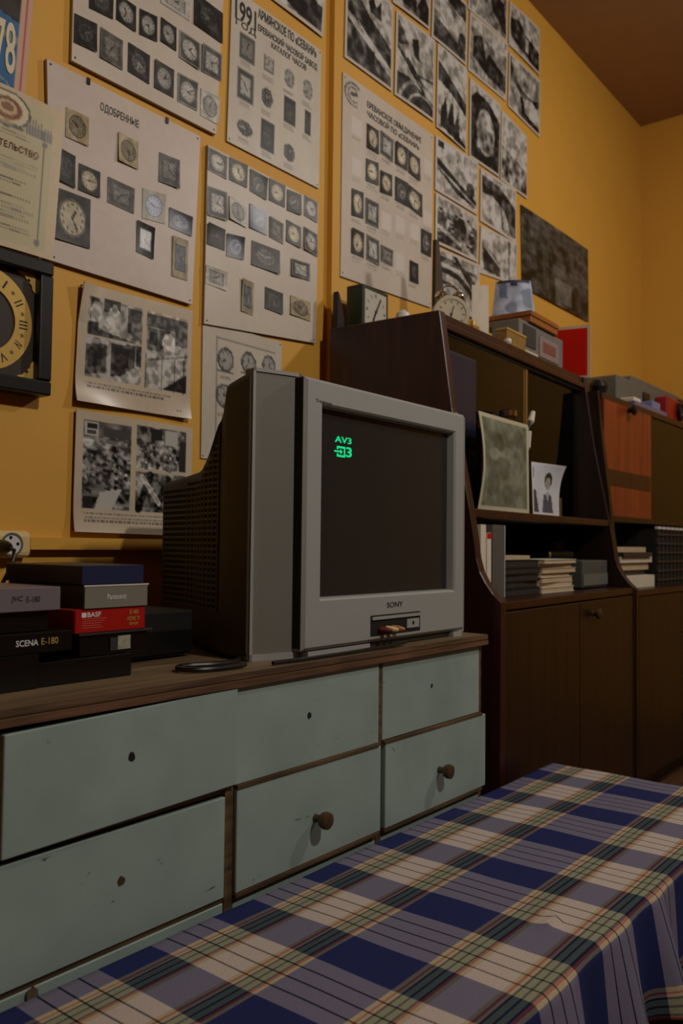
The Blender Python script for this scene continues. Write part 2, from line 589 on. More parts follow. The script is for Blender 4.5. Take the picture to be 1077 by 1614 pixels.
def clock_photo(board, px, py, w, h, sty, off, seed):
    """one glued-on photograph of a clock: a part of its board"""
    c = wy(px, py, -off); sw, sh = px_size(px, py, w, h, off)
    p = Paint(28, 32, 0.5)
    bg, dial, shape, hand, frame = STY[sty]
    p.a[:] = col3(bg)
    if frame is not None:
        p.rect(.06, .05, .94, .95, frame)
    p.clock(.5, .5, .96, .94, None, dial, shape, hand)
    p.noise(5, 6, 0.10).noise(11, 13, 0.05)
    r = random.Random(seed)
    k = r.uniform(-0.06, 0.06) * sw
    q = [c + np.array([x * sw / 2, 0, z * sh / 2 + x * k]) for x, z in ((-1, 1), (1, 1), (1, -1), (-1, -1))]
    cx, cz = r.choice([(0, 0), (1, 0), (1, 1), (0, 1)])
    lift = r.uniform(0.001, 0.004)
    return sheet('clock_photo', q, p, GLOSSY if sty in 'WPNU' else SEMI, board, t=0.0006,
                 bulge=lambda U, V: lift * ((U - cx) ** 2 + (V - cz) ** 2) ** 1.5 * 0.5)


def pins(board, q, off, where=((.02, .02), (.98, .02), (.98, .98), (.02, .98))):
    for u, v in where:
        TL, TR, BR, BL = q
        p = (TL * (1 - u) + TR * u) * (1 - v) + (BL * (1 - u) + BR * u) * v
        G().revolve(p + np.array([0, 0.001, 0]), (0, -1, 0), [(0.0024, 0), (0.0024, 0.0015), (0.0014, 0.002)], 8).build('pin', BLACK, board)


def board_thing(name, label, cat, pts, off, t, paint_fn, material=SEMI, group=None, bul=None, sheet_name='panel', npins=True, res=RES):
    q = quad_px(pts, off)
    base = np.array([(q[2][0] + q[3][0]) / 2, -off, min(q[2][2], q[3][2])])
    root = thing(name, label, cat, base, group)
    p = canvas(q, 0.8, res)
    paint_fn(p, q)
    o = sheet(sheet_name, q, p, material, root, t=t, bulge=bul)
    if npins: pins(root, q, off)
    return root, q


PAP = (0.80, 0.755, 0.70)


def paper_base(p, c=PAP):
    p.a[:] = np.array(c)
    p.noise(5, 5, 0.02).noise(30, 30, 0.012)


# --- board of clock photographs, top left
B4 = ((119, -150), (356, -70), (341, 212), (113, 95))
root, q = board_thing('clock_photo_board', 'white board with rows of glued clock photos, at the top left beside the blue poster', 'poster', B4, 0.012, 0.010,
                      lambda p, q: paper_base(p))
for i, (x, y, w, h, s) in enumerate([(160, 2, 38, 40, 'X'), (199, 20, 31, 42, 'D'), (234, 40, 28, 41, 'D'), (266, 54, 25, 38, 'D'), (299, 79, 32, 44, 'L'),
                                     (334, 99, 32, 44, 'S'), (135, 52, 36, 46, 'X'), (176, 77, 36, 48, 'G'), (219, 100, 34, 46, 'K'), (259, 124, 31, 45, 'D'),
                                     (296, 145, 31, 45, 'L'), (331, 168, 29, 43, 'A'), (277, 3, 46, 32, 'Q'), (329, 29, 46, 50, 'X')]):
    clock_photo(root, x, y, w, h, s, 0.0135, i)

# --- board of approved designs
B5 = ((74, 92), (316, 215), (303, 480), (80, 410))
root, q = board_thing('approved_designs_board', 'white board titled ОДОБРЕННЫЕ with scattered clock photos, above the wall clock', 'poster', B5, 0.012, 0.010,
                      lambda p, q: paper_base(p, (0.81, 0.755, 0.715)))
for i, (x, y, w, h, s) in enumerate([(122, 200, 36, 47, 'B'), (202, 238, 32, 45, 'B'), (267, 269, 32, 46, 'G'), (104, 264, 30, 52, 'X'), (141, 285, 34, 42, 'C'),
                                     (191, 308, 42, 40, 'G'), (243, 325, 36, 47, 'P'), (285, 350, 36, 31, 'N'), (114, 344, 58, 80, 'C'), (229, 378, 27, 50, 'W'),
                                     (284, 407, 25, 64, 'V')]):
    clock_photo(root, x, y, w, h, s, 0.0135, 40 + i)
a, b_ = wy(158, 176, -.0125), wy(219, 200, -.0125)
text('lettering', 'ОДОБРЕННЫЕ', (a[0], -.0125, (a[2] + b_[2]) / 2 - 0.003), X, Z, b_[0] - a[0], 0.022, INKLIGHT, root, bold=0.012)
for px, py in ((139, 126), (263, 188)):
    p = wy(px, py, -.0125)
    G().box(p[0] - .004, p[0] + .004, p[1] - .003, p[1], p[2] - .010, p[2] + .004).build('clip', BLACK, root)

# --- board of clock photographs in four rows
B8 = ((328, 228), (502, 320), (498, 541), (322, 510))
root, q = board_thing('clock_photo_board', 'white board with four rows of glued clock photos, left of the yellow vertical strip', 'poster', B8, 0.010, 0.008,
                      lambda p, q: paper_base(p))
for i, (x, y, w, h, s) in enumerate([(343, 257, 30, 36, 'L'), (376, 272, 28, 36, 'C'), (407.5, 291, 26, 35, 'K'), (437, 304, 25, 35, 'C'), (464, 319, 22, 33, 'K'),
                                     (490.5, 329, 21, 33, 'L'), (343, 321, 30, 46, 'S'), (375, 334, 28, 36, 'A'), (407.5, 346, 28, 38, 'U'), (436, 363, 22, 33, 'G'),
                                     (463, 369, 23, 34, 'C'), (490, 381, 22, 36, 'L'), (341, 373, 28, 34, 'X'), (371, 389, 27, 36, 'N'), (419, 406, 44, 38, 'K'),
                                     (474, 425, 30, 27, 'S'), (341, 438, 33, 29, 'Q'), (390, 468, 19, 52, 'V'), (432, 474, 28, 34, 'X'), (474, 486, 32, 30, 'B')]):
    clock_photo(root, x, y, w, h, s, 0.0115, 80 + i)


# --- printed catalogue poster of 1991
def poster91(p, q):
    paper_base(p, (0.79, 0.755, 0.70))
    for x, y, w, h, s in [(391, 78, 25, 40, 'G'), (425, 102, 22, 36, 'Q'), (457, 124, 20, 36, 'A'), (486, 142, 19, 38, 'A'), (389, 137, 25, 48, 'S'), (423, 155, 22, 38, 'O'),
                          (458, 177, 19, 42, 'X'), (486, 194, 9, 40, 'X'), (389, 204, 30, 30, 'O'), (424, 216, 21, 46, 'X'), (458, 242, 22, 34, 'O')]:
        u, v = to_uv(q, x, y, 0.006); sw, sh = px_size(x, y, w, h, 0.006)
        W_, H_ = size_of(q)
        bg, dial, shape, hand, frame = STY[s]
        p.clock(u, v, sw / W_, sh / H_, None if s in 'AOQ' else bg, dial, shape, hand, frame)
        p.lines(u - .06, v + sh / H_ * .56, u + .06, v + sh / H_ * .56 + .03, 3, 0.45, 0.5)


P6 = ((366, -12), (507, 80), (503, 297), (358, 222))
root, q = board_thing('catalogue_poster', 'printed 1991 clock catalogue poster with black title, left of the yellow strip', 'poster', P6, 0.006, 0.004, poster91)


def title(root, body, px0, py0, px1, py1, h, off, material=INK, name='lettering', bold=0.0):
    a, b_ = wy(px0, py0, -off), wy(px1, py1, -off)
    z = (a[2] + b_[2]) / 2
    return text(name, body, (a[0], -off, z - h / 2), X, Z, b_[0] - a[0], h, material, root, bold=bold)


title(root, '1991', 371, 13, 404, 33, 0.055, .0065, bold=0.02)
title(root, 'ГОД', 372, 36, 404, 52, 0.022, .0065, bold=0.01)
title(root, 'АРМЯНСКОЕ ПО «СЕВАНИ»', 407, 22, 499, 83, 0.027, .0065, bold=0.02)
title(root, 'ЕРЕВАНСКИЙ ЧАСОВОЙ ЗАВОД', 407, 43, 500, 105, 0.027, .0065, bold=0.02)
title(root, 'КАТАЛОГ ЧАСОВ', 428, 71, 483, 107, 0.017, .0065, bold=0.02)


# --- catalogue right of the strip
def poster_cat(p, q):
    paper_base(p, (0.79, 0.745, 0.69))
    W_, H_ = size_of(q)
    for (x, y) in ((563, 200), (563, 265), (675, 265), (675, 345), (610, 350), (632, 356), (655, 366), (632, 415)):
        u, v = to_uv(q, x, y, 0.006)
        p.rect(u - .05, v - .045, u + .05, v + .04, (0.84, 0.81, 0.78), 0.8)
        p.lines(u - .05, v + .05, u + .045, v + .075, 2, 0.5, 0.5)
    for x, y, w, h, s in CAT:
        u, v = to_uv(q, x, y, 0.006); sh = px_size(x, y, w, h, 0.006)[1] / H_
        p.lines(u - .055, v + sh * .56, u + .055, v + sh * .56 + .03, 3, 0.45, 0.55)
    u, v = to_uv(q, 558, 150, .006)
    p.ring(u, v, .085, .055, .10, 0.3, 0.8).ring(u, v, .055, .035, .14, 0.35, 0.7).rect(u + .035, v - .04, u + .12, v + .06, (0.79, 0.745, 0.69))
    p.line(u - .02, v, u + .03, v - .01, .012, 0.3)


CAT = [(588, 219, 19, 38, 'C'), (610, 231, 20, 36, 'S'), (633, 246, 20, 36, 'C'), (653, 261, 18, 36, 'C'), (587, 271, 20, 36, 'C'), (609, 289, 19, 34, 'C'),
       (633, 302, 20, 38, 'K'), (654, 316, 24, 36, 'C'), (564, 321, 19, 42, 'C'), (587, 336, 21, 40, 'S'), (564, 383, 20, 40, 'C'), (588, 394, 20, 40, 'S'),
       (610, 403, 19, 26, 'G'), (672, 383, 16, 38, 'K'), (653, 429, 14, 32, 'X')]
P12 = ((541, 113), (683, 213), (680, 485), (537, 435))
root, q = board_thing('catalogue_poster', 'pale catalogue sheet with small clock photos and round emblem, above the green clock', 'poster', P12, 0.006, 0.004, poster_cat)
for i, (x, y, w, h, s) in enumerate(CAT):
    clock_photo(root, x, y, w, h, s, 0.0072, 120 + i)
title(root, 'ЕРЕВАНСКОЕ ОБЪЕДИНЕНИЕ', 579, 165, 664, 222, 0.024, .0065, bold=0.02)
title(root, 'ЧАСОВОЙ ПО «СЕВАНИ»', 579, 176, 661, 233, 0.024, .0065, bold=0.02)


# --- black and white photograph sheets
def bw(p, base, shapes, seed=0, grain=0.05):
    p.a[:] = col3(base)
    for s in shapes:
        k = s[0]
        if k == 'r': p.rect(*s[1:])
        elif k == 'e': p.ell(*s[1:])
        elif k == 'l': p.line(*s[1:])
        elif k == 'p': p.poly(s[1], s[2])
        elif k == 'n': p.noise(s[1], s[2], s[3], *(s[4] if len(s) > 4 else ()), **({'hard': True} if len(s) > 5 else {}))
        elif k == 'g': p.ring(*s[1:])
    p.noise(int(p.w / 5), int(p.h / 5), .085, hard=True).noise(int(p.w / 3), int(p.h / 3), .10).noise(int(p.w / 2), int(p.h / 2), grain)
    p.a = np.clip((p.a - .42) * 1.1 + .42, .05, .8)


def crowd(r, n, u0, v0, u1, v1, s=.05):
    o = []
    for _ in range(n):
        u, v = r.uniform(u0, u1), r.uniform(v0, v1)
        o += [('e', u, v + s * 1.9, s * 1.3, s * 1.7, r.choice([.12, .2, .3, .5, .65])), ('e', u, v, s * .6, s * .8, r.choice([.5, .6, .7])),
              ('e', u, v - s * .4, s * .6, s * .45, .12)]
    return o


def border(p, w=0.04, c=(0.79, 0.75, 0.70)):
    asp = p.w / p.h
    p.rect(0, 0, w, 1, c).rect(1 - w, 0, 1, 1, c).rect(0, 0, 1, w * asp, c).rect(0, 1 - w * asp, 1, 1, c)


r5 = random.Random(5)
SC = {
    'a': (0.68, [('p', [(0, .1), (.25, .22), (.5, .36), (1, .55), (1, .8), (.5, .6), (0, .45)], .24), ('n', 9, 9, .22, (0, .15, 1, .7)), ('p', [(.45, .2), (.55, .1), (.62, .2), (.72, .1), (.74, .32), (.5, .3)], .15),
                 ('p', [(.2, .48), (.5, .6), (1, .78), (1, .86), (.6, .7)], .74), ('p', [(0, .52), (.5, .7), (1, .88), (1, 1), (0, 1)], .26), ('n', 12, 10, .25, (0, .6, 1, 1)),
                 ('r', .45, .72, .6, .9, .10)]),
    'b': (0.66, [('p', [(0, .05), (.15, .15), (.3, .3), (0, .4)], .3), ('p', [(.38, .2), (.55, .16), (.58, .42), (.45, .4)], .12), ('l', .05, .4, .7, .75, .03, .22), ('l', .3, .5, .6, .66, .05, .18),
                 ('l', .5, .6, .95, .55, .02, .3), ('p', [(0, .7), (.3, .68), (1, .82), (1, 1), (0, 1)], .2), ('g', .7, 1.05, .4, .25, .06, .6), ('g', .7, 1.05, .6, .38, .05, .5), ('n', 10, 12, .14)]),
    'c': (0.5, [('n', 5, 5, .25), ('p', [(.2, .2), (.35, .1), (.4, .6), (.55, .2), (.62, .7), (.8, .3), (1, .6), (1, 1), (.1, .8)], .12), ('n', 10, 6, .15)]),
    'd': (0.62, [('p', [(0, 0), (1, 0), (1, .32), (.6, .28), (0, .1)], .2), ('n', 7, 8, .22), ('p', [(0, .62), (.5, .72), (1, .85), (1, 1), (0, 1)], .28), ('e', .85, .7, .12, .15, .2), ('e', .4, .5, .2, .12, .75)]),
    'e': (0.68, [('p', [(0, .18), (.4, .3), (1, .45), (1, .6), (.5, .48), (0, .42)], .16), ('n', 8, 9, .12), ('p', [(.1, .75), (.2, .65), (.26, .55), (.32, .8), (.42, .6), (.5, .56), (.55, .82), (.68, .62), (.75, .9), (1, .95), (1, 1), (.1, .95)], .13)]),
    'f': (0.55, [('p', [(0, 0), (.3, 0), (.4, .5), (.1, .4)], .2), ('p', [(.5, .1), (.9, .2), (1, .9), (.6, .6)], .12), ('n', 9, 6, .2)]),
    'g': (0.56, [('p', [(.1, .35), (.3, .25), (.42, .6), (.5, .45), (.75, .55), (.95, .6), (1, .9), (.5, .85), (.1, .7)], .17), ('n', 7, 8, .18), ('e', .6, .15, .5, .15, .7)]),
    'h': (0.70, [('p', [(0, .25), (.2, .1), (.6, .12), (1, .3), (1, 1), (0, 1)], .14), ('e', .5, .55, .28, .3, .66), ('r', .24, .5, .76, .8, .45), ('n', 10, 12, .25, (.15, .3, .85, .95)), ('e', .85, .35, .12, .1, .15)]),
    'i': (0.62, [('p', [(0, .35), (.3, .25), (.55, .45), (1, .55), (1, 1), (.3, .85), (0, .7)], .16), ('n', 11, 9, .25), ('r', .5, .5, .6, .8, .6)]),
    'j': (0.60, [('g', .6, .1, .6, .45, .12, .25), ('n', 9, 9, .2), ('l', .4, .65, .48, .9, .05, .12), ('l', .45, .9, .98, .96, .06, .15), ('e', .7, .65, .2, .12, .72)]),
    'k': (0.68, [('n', 4, 5, .06), ('p', [(0, .5), (.5, .55), (1, .6), (1, 1), (0, 1)], .45), ('n', 14, 14, .3, (0, .5, 1, 1)), ('n', 7, 7, .15, (0, .4, 1, 1))]),
    'l': (0.68, [('p', [(0, .35), (.5, .6), (.85, .72), (1, .8), (1, .92), (.5, .85), (0, .55)], .15), ('l', 0, .52, 1, .9, .015, .6), ('n', 9, 6, .1), ('e', .82, .62, .1, .14, .25), ('r', .05, .06, .18, .16, .15), ('l', .5, .2, .52, .6, .01, .4)]),
    'm': (0.62, [('p', [(0, .3), (1, .3), (1, 1), (0, 1)], .4)] + crowd(r5, 26, .05, .2, .95, .85, .065) + [('l', 0, .62, 1, .98, .025, .65)]),
    'n': (0.66, [('p', [(0, .1), (.5, .15), (1, .4), (1, .95), (.8, .9), (.65, .55), (.3, .4), (0, .45)], .2), ('n', 10, 9, .2), ('e', .5, .75, .25, .2, .7), ('l', .55, .55, .6, .9, .02, .3)]),
    'o': (0.68, [('p', [(.05, .35), (.35, .5), (.5, .65), (.55, .95), (.1, .9)], .24), ('l', .75, .1, .78, .9, .03, .4), ('n', 8, 8, .15), ('l', .1, .4, .5, .7, .02, .6)]),
    'p': (0.64, [('g', .2, 1.1, .75, .75, .07, .14), ('g', .2, 1.1, .95, .95, .04, .25), ('g', .2, 1.1, .5, .55, .05, .3), ('l', .4, .05, .9, .6, .03, .2), ('l', .1, .2, .9, .25, .02, .3), ('n', 9, 9, .12)]),
}
PH_Q = {
    'a': ((546, -32), (620, 8), (618, 145), (543, 90)), 'b': ((625, 16), (686, 64), (684, 193), (622, 149)), 'c': ((620, -55), (679, -18), (677, 48), (619, 4)),
    'd': ((683, -30), (737, 8), (735, 104), (680, 58)), 'e': ((690, 68), (737, 110), (735, 240), (688, 200)), 'f': ((739, -40), (800, 0), (799, 68), (738, 14)),
    'g': ((741, 18), (801, 70), (798, 160), (738, 110)), 'h': ((741, 122), (790, 166), (787, 280), (740, 247)), 'i': ((804, 2), (851, 46), (851, 120), (802, 70)),
    'j': ((803, 82), (852, 128), (851, 217), (801, 167)), 'k': ((791, 173), (831, 216), (831, 314), (789, 283)), 'l': ((687, 213), (754, 257), (752, 339), (686, 299)),
    'm': ((687, 303), (754, 344), (753, 414), (686, 383)), 'n': ((758, 265), (814, 301), (814, 384), (757, 348)), 'o': ((758, 355), (816, 385), (814, 450), (756, 430)),
    'p': ((687, 388), (756, 418), (756, 505), (687, 482)),
}
PH_L = {
    'a': 'black-and-white photo of a terrace and statue, topmost left beside the yellow strip',
    'b': 'black-and-white photo of a diagonal sculpture, right of the terrace photo',
    'c': 'black-and-white photo cut off by the top edge, above the diagonal sculpture photo',
    'd': 'grey landscape photo in the top row, dark band along its upper edge',
    'e': 'black-and-white photo of dark tower silhouettes below a hillside',
    'f': 'dark street photo cut off by the top edge, second from the right',
    'g': 'misty grey photo with dark figures across its middle, left of the pale arch photo',
    'h': 'black-and-white photo of a dark arch around a bright opening',
    'i': 'dark tree photo, rightmost in the top row near the ceiling',
    'j': 'photo of a pale arch with dark angular shape, rightmost of its row on the wall',
    'k': 'photo with bright empty sky over a speckled crowd, right of the dark arch photo',
    'l': 'photo of a long dark bridge running diagonally, just right of the catalogue sheet',
    'm': 'photo of a crowd of people, below the long bridge photo',
    'n': 'photo of a dark curving canopy, right of the long bridge photo',
    'o': 'pale photo of a dark sloping structure, behind the upright calendar card',
    'p': 'photo of curved bridge arches, directly behind the round alarm clock',
}
for i, k in enumerate(sorted(PH_Q)):
    q = quad_px(PH_Q[k], 0.004)
    p = canvas(q, 0.6, 260)
    base, shapes = SC[k]
    bw(p, base, shapes, grain=0.06)
    border(p, 0.035)
    o = sheet('photo_print', q, p, SEMI, None, t=0.0012, bulge=curl(0.0035, i * 7 + 3))
    tag(o, PH_L[k], 'photo', 'black-and-white photos right of the yellow strip')

# large dark photo poster behind the red card
q = quad_px(((821, 322), (927, 394), (928, 508), (823, 500)), 0.004)
q[3][2] = q[2][2]
p = canvas(q, (.22, .215, .19), 190)
p.noise(6, 5, .12).noise(14, 12, .16).noise(30, 26, .10)
for u0, v0, u1, v1, c in ((.10, .05, .22, .20, .42), (.42, .50, .62, .62, .42), (.45, .66, .70, .95, .52), (.28, .35, .36, .9, .30), (.8, .3, .86, .95, .27), (.05, .6, .2, .7, .3), (.3, .1, .95, .16, .26)):
    p.rect(u0, v0, u1, v1, c, 0.6)
p.noise(20, 20, .06)
o = sheet('photo_poster', q, p, SEMI, None, t=0.0015, bulge=curl(0.004, 55))
tag(o, 'large dark photo poster at the right end of the wall display, above the red card', 'poster')

# photo cut off at the top, right of the catalogue poster title
q = quad_px(((418, -75), (514, -20), (509, 60), (414, -12)), 0.004)
p = canvas(q, 0.7)
bw(p, 0.66, [('p', [(.2, .3), (.5, .2), (.75, .4), (.95, .45), (.95, .95), (.6, .95), (.2, .75)], .16), ('n', 10, 8, .22)])
border(p, 0.05)
tag(sheet('photo_print', q, p, SEMI, None, t=0.0012, bulge=curl(0.003, 77)), 'dark photo cut off by the top edge, above the catalogue poster of 1991', 'photo')


# --- two laminated photo sheets left of the television
def comp_sheet(p, q):
    paper_base(p, (0.77, 0.71, 0.62))
    p.rect(.07, .10, .53, .42, 0.60); p.rect(.09, .10, .16, .28, .16).rect(.2, .09, .34, .2, .12).rect(.40, .12, .52, .34, .17)
    p.ell(.14, .22, .05, .09, .72).ell(.29, .26, .06, .12, .76).ell(.29, .16, .025, .04, .5).rect(.2, .3, .38, .38, .70).rect(.44, .22, .53, .40, .42)
    p.poly([(.08, .3), (.16, .3), (.17, .42), (.08, .42)], .14).poly([(.17, .36), (.5, .42), (.3, .44), (.16, .41)], .25)
    p.rect(.07, .43, .53, .78, 0.62)
    p.poly([(.07, .50), (.24, .47), (.24, .72), (.07, .76)], .30).poly([(.09, .53), (.20, .51), (.20, .66), (.09, .70)], .10)
    p.poly([(.27, .46), (.48, .44), (.47, .72), (.27, .74)], .26).poly([(.30, .49), (.43, .47), (.42, .65), (.30, .67)], .09)
    p.poly([(.30, .78), (.46, .64), (.53, .66), (.50, .76)], .72).rect(.49, .42, .53, .62, .2)
    p.rect(.57, .12, .96, .78, 0.62)
    p.rect(.57, .12, .96, .24, .30).rect(.58, .25, .76, .44, .42).rect(.60, .28, .67, .40, .15).rect(.69, .28, .74, .42, .2).rect(.84, .18, .96, .36, .36)
    p.ell(.78, .36, .06, .10, .82).ell(.77, .22, .025, .05, .3)
    p.poly([(.57, .48), (.96, .38), (.96, .58), (.72, .78), (.57, .78)], .66)
    for u in (.57, .72, .84, .93): p.line(u, .48, u, .78, .006, .35)
    p.line(.57, .54, .96, .44, .006, .4).poly([(.72, .78), (.96, .60), (.96, .78)], .09)
    p.noise(34, 30, .12, .07, .10, .96, .78, hard=True).noise(50, 50, .06, .07, .10, .96, .78)
    p.rect(.53, .05, .57, .80, (0.77, 0.71, 0.62)).rect(.07, .42, .53, .435, (0.77, 0.71, 0.62))
    p.lines(.08, .81, .95, .87, 2, .25, .7).lines(.86, .93, .93, .96, 1, .25, .8)


def fact_sheet(p, q):
    paper_base(p, (0.77, 0.71, 0.62))
    p.rect(.06, .07, .45, .80, .36); p.noise(16, 18, .30, .06, .07, .45, .80).noise(9, 9, .15, .06, .07, .45, .8)
    p.rect(.07, .08, .18, .20, .74).rect(.09, .10, .17, .14, .15).rect(.09, .15, .16, .19, .3)
    p.rect(.22, .12, .44, .20, .28).rect(.24, .22, .42, .26, .6)
    for _ in range(34):
        u, v = .08 + .35 * R_.rand(), .28 + .34 * R_.rand()
        p.ell(u, v + .03, .018, .03, .15 + .3 * R_.rand()).ell(u, v, .009, .012, .55 + .2 * R_.rand())
    p.noise(40, 46, .16, .06, .2, .45, .80, hard=True)
    p.poly([(.2, .66), (.38, .62), (.30, .80), (.16, .80)], .74).rect(.07, .70, .15, .80, .15)
    p.rect(.49, .05, .94, .42, .46); p.noise(18, 12, .28, .49, .05, .94, .42).noise(8, 6, .14, .49, .05, .94, .42)
    for _ in range(40):
        u, v = .51 + .36 * R_.rand(), .20 + .18 * R_.rand()
        p.ell(u, v + .03, .016, .03, .15 + .3 * R_.rand()).ell(u, v, .008, .011, .55 + .2 * R_.rand())
    p.noise(44, 40, .16, .49, .05, .94, .42, hard=True)
    p.rect(.62, .06, .72, .16, .14).rect(.74, .06, .86, .2, .72).rect(.88, .14, .94, .42, .18)
    p.rect(.49, .46, .94, .80, .45); p.noise(10, 9, .25, .49, .46, .94, .80)
    p.line(.52, .78, .62, .48, .03, .12).line(.68, .76, .78, .5, .03, .15).line(.55, .5, .7, .72, .02, .75)
    p.noise(44, 44, .12, .49, .46, .94, .80, hard=True)
    p.lines(.08, .83, .92, .92, 3, .25, .65)


CURV = lambda U, V: 0.004 + 0.016 * np.clip(1 - U * 5, 0, 1) ** 2 * np.clip(1 - V * 3, 0, 1) + 0.012 * np.clip(V * 4 - 3, 0, 1) ** 2 * (0.6 + 0.4 * np.cos(5 * U))
board_thing('laminated_photo_sheet', 'aged photo sheet of computers and an office, right of the wall clock', 'poster', ((125, 445), (302, 490), (297, 661), (115, 632)), 0.004, 0.003,
            comp_sheet, GLOSSY, bul=CURV, sheet_name='sheet', res=340)
board_thing('laminated_photo_sheet', 'aged photo sheet of a factory floor, partly behind the television', 'poster', ((118, 645), (301, 675), (297, 845), (112, 838)), 0.004, 0.003,
            fact_sheet, GLOSSY, bul=lambda U, V: 0.006 + 0.008 * np.clip(V * 4 - 3, 0, 1) ** 2, sheet_name='sheet', res=340)


def draw_sheet(p, q):
    paper_base(p, (0.77, 0.73, 0.67))
    p.rect(.16, .10, .17, 1, .4, .7).rect(.16, .10, .92, .108, .4, .7).rect(.91, .10, .92, 1, .4, .7)
    W_, H_ = size_of(q)
    for x, y, w, h in ((356, 567, 30, 44), (392, 572, 27, 40), (424, 577, 24, 38), (353, 624, 30, 44), (392, 630, 27, 40)):
        u, v = to_uv(q, x, y, .004); sw, sh = px_size(x, y, w, h, .004)
        p.clock(u, v, sw / W_, sh / H_, None, 0.62, 'round', .15)
        p.ring(u, v, sw / W_ * .4, sh / H_ * .4, .09, .25).rect(u - .10, v + sh / H_ * .42, u + .10, v + sh / H_ * .47, .35)
        p.lines(u - .07, v + sh / H_ * .6, u + .07, v + sh / H_ * .75, 2, .4)


board_thing('drawing_sheet', 'pale sheet with round clock drawings in a thin frame, just behind the television', 'poster', ((320, 503), (444, 540), (441.5, 736), (317, 722)), 0.004, 0.002,
            draw_sheet, SEMI, sheet_name='sheet')


# --- certificate and the blue poster at the left edge
def cert(p, q):
    paper_base(p, (0.80, 0.73, 0.60))
    p.rect(.09, .06, .90, .965, (0.75, 0.725, 0.585), .8)
    p.rect(.835, .26, .842, .93, .35, .8).rect(.16, .92, .84, .925, .35, .8).rect(.16, .26, .167, .93, .35, .8)
    for u0, u1 in ((.66, .90), (.10, .34)):
        p.rect(u0, .185, u1, .245, (.50, .49, .50), .5)
        for i in range(10):
            p.rect(u0 + i * .025, .13 + .05 * R_.rand(), u0 + .013 + i * .025, .25, (.42, .41, .45), .7)
    p.ring(.5, .135, .185, .105, .07, .35).ring(.5, .135, .155, .088, .16, (.84, .79, .68)).ell(.5, .135, .125, .072, (.64, .46, .33)).ell(.5, .13, .08, .045, (.80, .70, .55)).ell(.5, .128, .05, .028, (.55, .40, .30))
    p.ring(.5, .135, .10, .058, .12, (.47, .32, .24)).ell(.5, .235, .15, .018, .45).ell(.5, .225, .06, .016, (.7, .62, .5))
    p.lines(.22, .265, .74, .30, 2, .4, .6)
    p.lines(.2, .43, .80, .51, 4, .5, .5).lines(.18, .555, .80, .60, 2, .25, .75).lines(.22, .66, .82, .69, 1, .2, .8)
    p.lines(.2, .71, .82, .82, 4, .45, .6).lines(.5, .85, .78, .90, 2, .25, .6)
    p.ell(.84, .27, .03, .018, .5).ell(.83, .92, .03, .02, .5)


c0 = wy(0, 150, -.016); c1 = wy(100, 180, -.016); c2 = wy(82, 412, -.016)
CW = 0.268
xl = c1[0] - CW
q = [np.array([xl, -.016, c1[2] - .004]), np.array([c1[0], -.016, c1[2]]), np.array([c2[0], -.016, c2[2]]), np.array([xl, -.016, c2[2] - .004])]
root = thing('certificate', 'cream certificate with round emblem, overlapping the board above the wall clock', 'certificate', ((q[2][0] + q[3][0]) / 2, -.016, q[2][2]))
p = canvas(q, 0.8, 300); cert(p, q)
sheet('sheet', q, p, SEMI, root, t=0.0025, bulge=lambda U, V: 0.004 + 0.010 * np.sin(np.pi * U) * (1 - 0.5 * V))
zz = q[0][2] + (q[3][2] - q[0][2]) * .385
text('lettering', 'СВИДЕТЕЛЬСТВО', (xl + CW * .22, -.0295, zz), X, Z, CW * .54, 0.016, REDINK, root)

c1 = wy(52, 0, -.005); c2 = wy(38, 160, -.005)
zt_, zb_ = 2.33, c2[2] - 0.012
sl = (c1[0] - c2[0]) / (c1[2] - c2[2])
q = [np.array([.36, -.005, zt_]), np.array([c1[0] + sl * (zt_ - c1[2]), -.005, zt_]), np.array([c2[0] - .001, -.005, zb_]), np.array([.34, -.005, zb_])]
root = thing('anniversary_poster', 'blue poster with tall cream numerals and red edge stripe, in the upper left corner', 'poster', (.65, -.005, zb_))
p = canvas(q, (0.20, 0.42, 0.60), 260)
p.noise(6, 6, .05)
vv = lambda z: (zt_ - z) / (zt_ - zb_)
p.poly([(0, 0), (1, 0), (1, vv(1.955)), (.85, vv(1.975)), (.6, vv(2.02)), (0, vv(2.06))], (.17, .15, .12)).noise(14, 12, .10, 0, 0, 1, vv(1.97))
p.poly([(.88, vv(1.94)), (.96, vv(1.93)), (.96, vv(1.915)), (.90, vv(1.92))], (.66, .62, .52), .7)
p.poly([(.85, vv(1.84)), (.93, vv(1.83)), (.96, vv(1.80)), (.96, vv(1.815)), (.88, vv(1.85))], (.66, .66, .62), .8)
p.poly([(.3, vv(1.835)), (.85, vv(1.825)), (.96, vv(1.80)), (.96, vv(1.785)), (.3, vv(1.81))], (.60, .62, .60), .6)
p.noise(20, 20, .05)
p.rect(.962, 0, 1, 1, (.80, .66, .58)).rect(.976, 0, .984, 1, (.72, .25, .26))
sheet('sheet', q, p, SEMI, root, t=0.0015, bulge=lambda U, V: 0.001 + 0 * U)
b_ = wy(23, 118, -.0065)
text('lettering', '1978', (b_[0] - .086, -.0075, b_[2] - .004), X, Z, .086, .108, CREAMINK, root, bold=0.012)

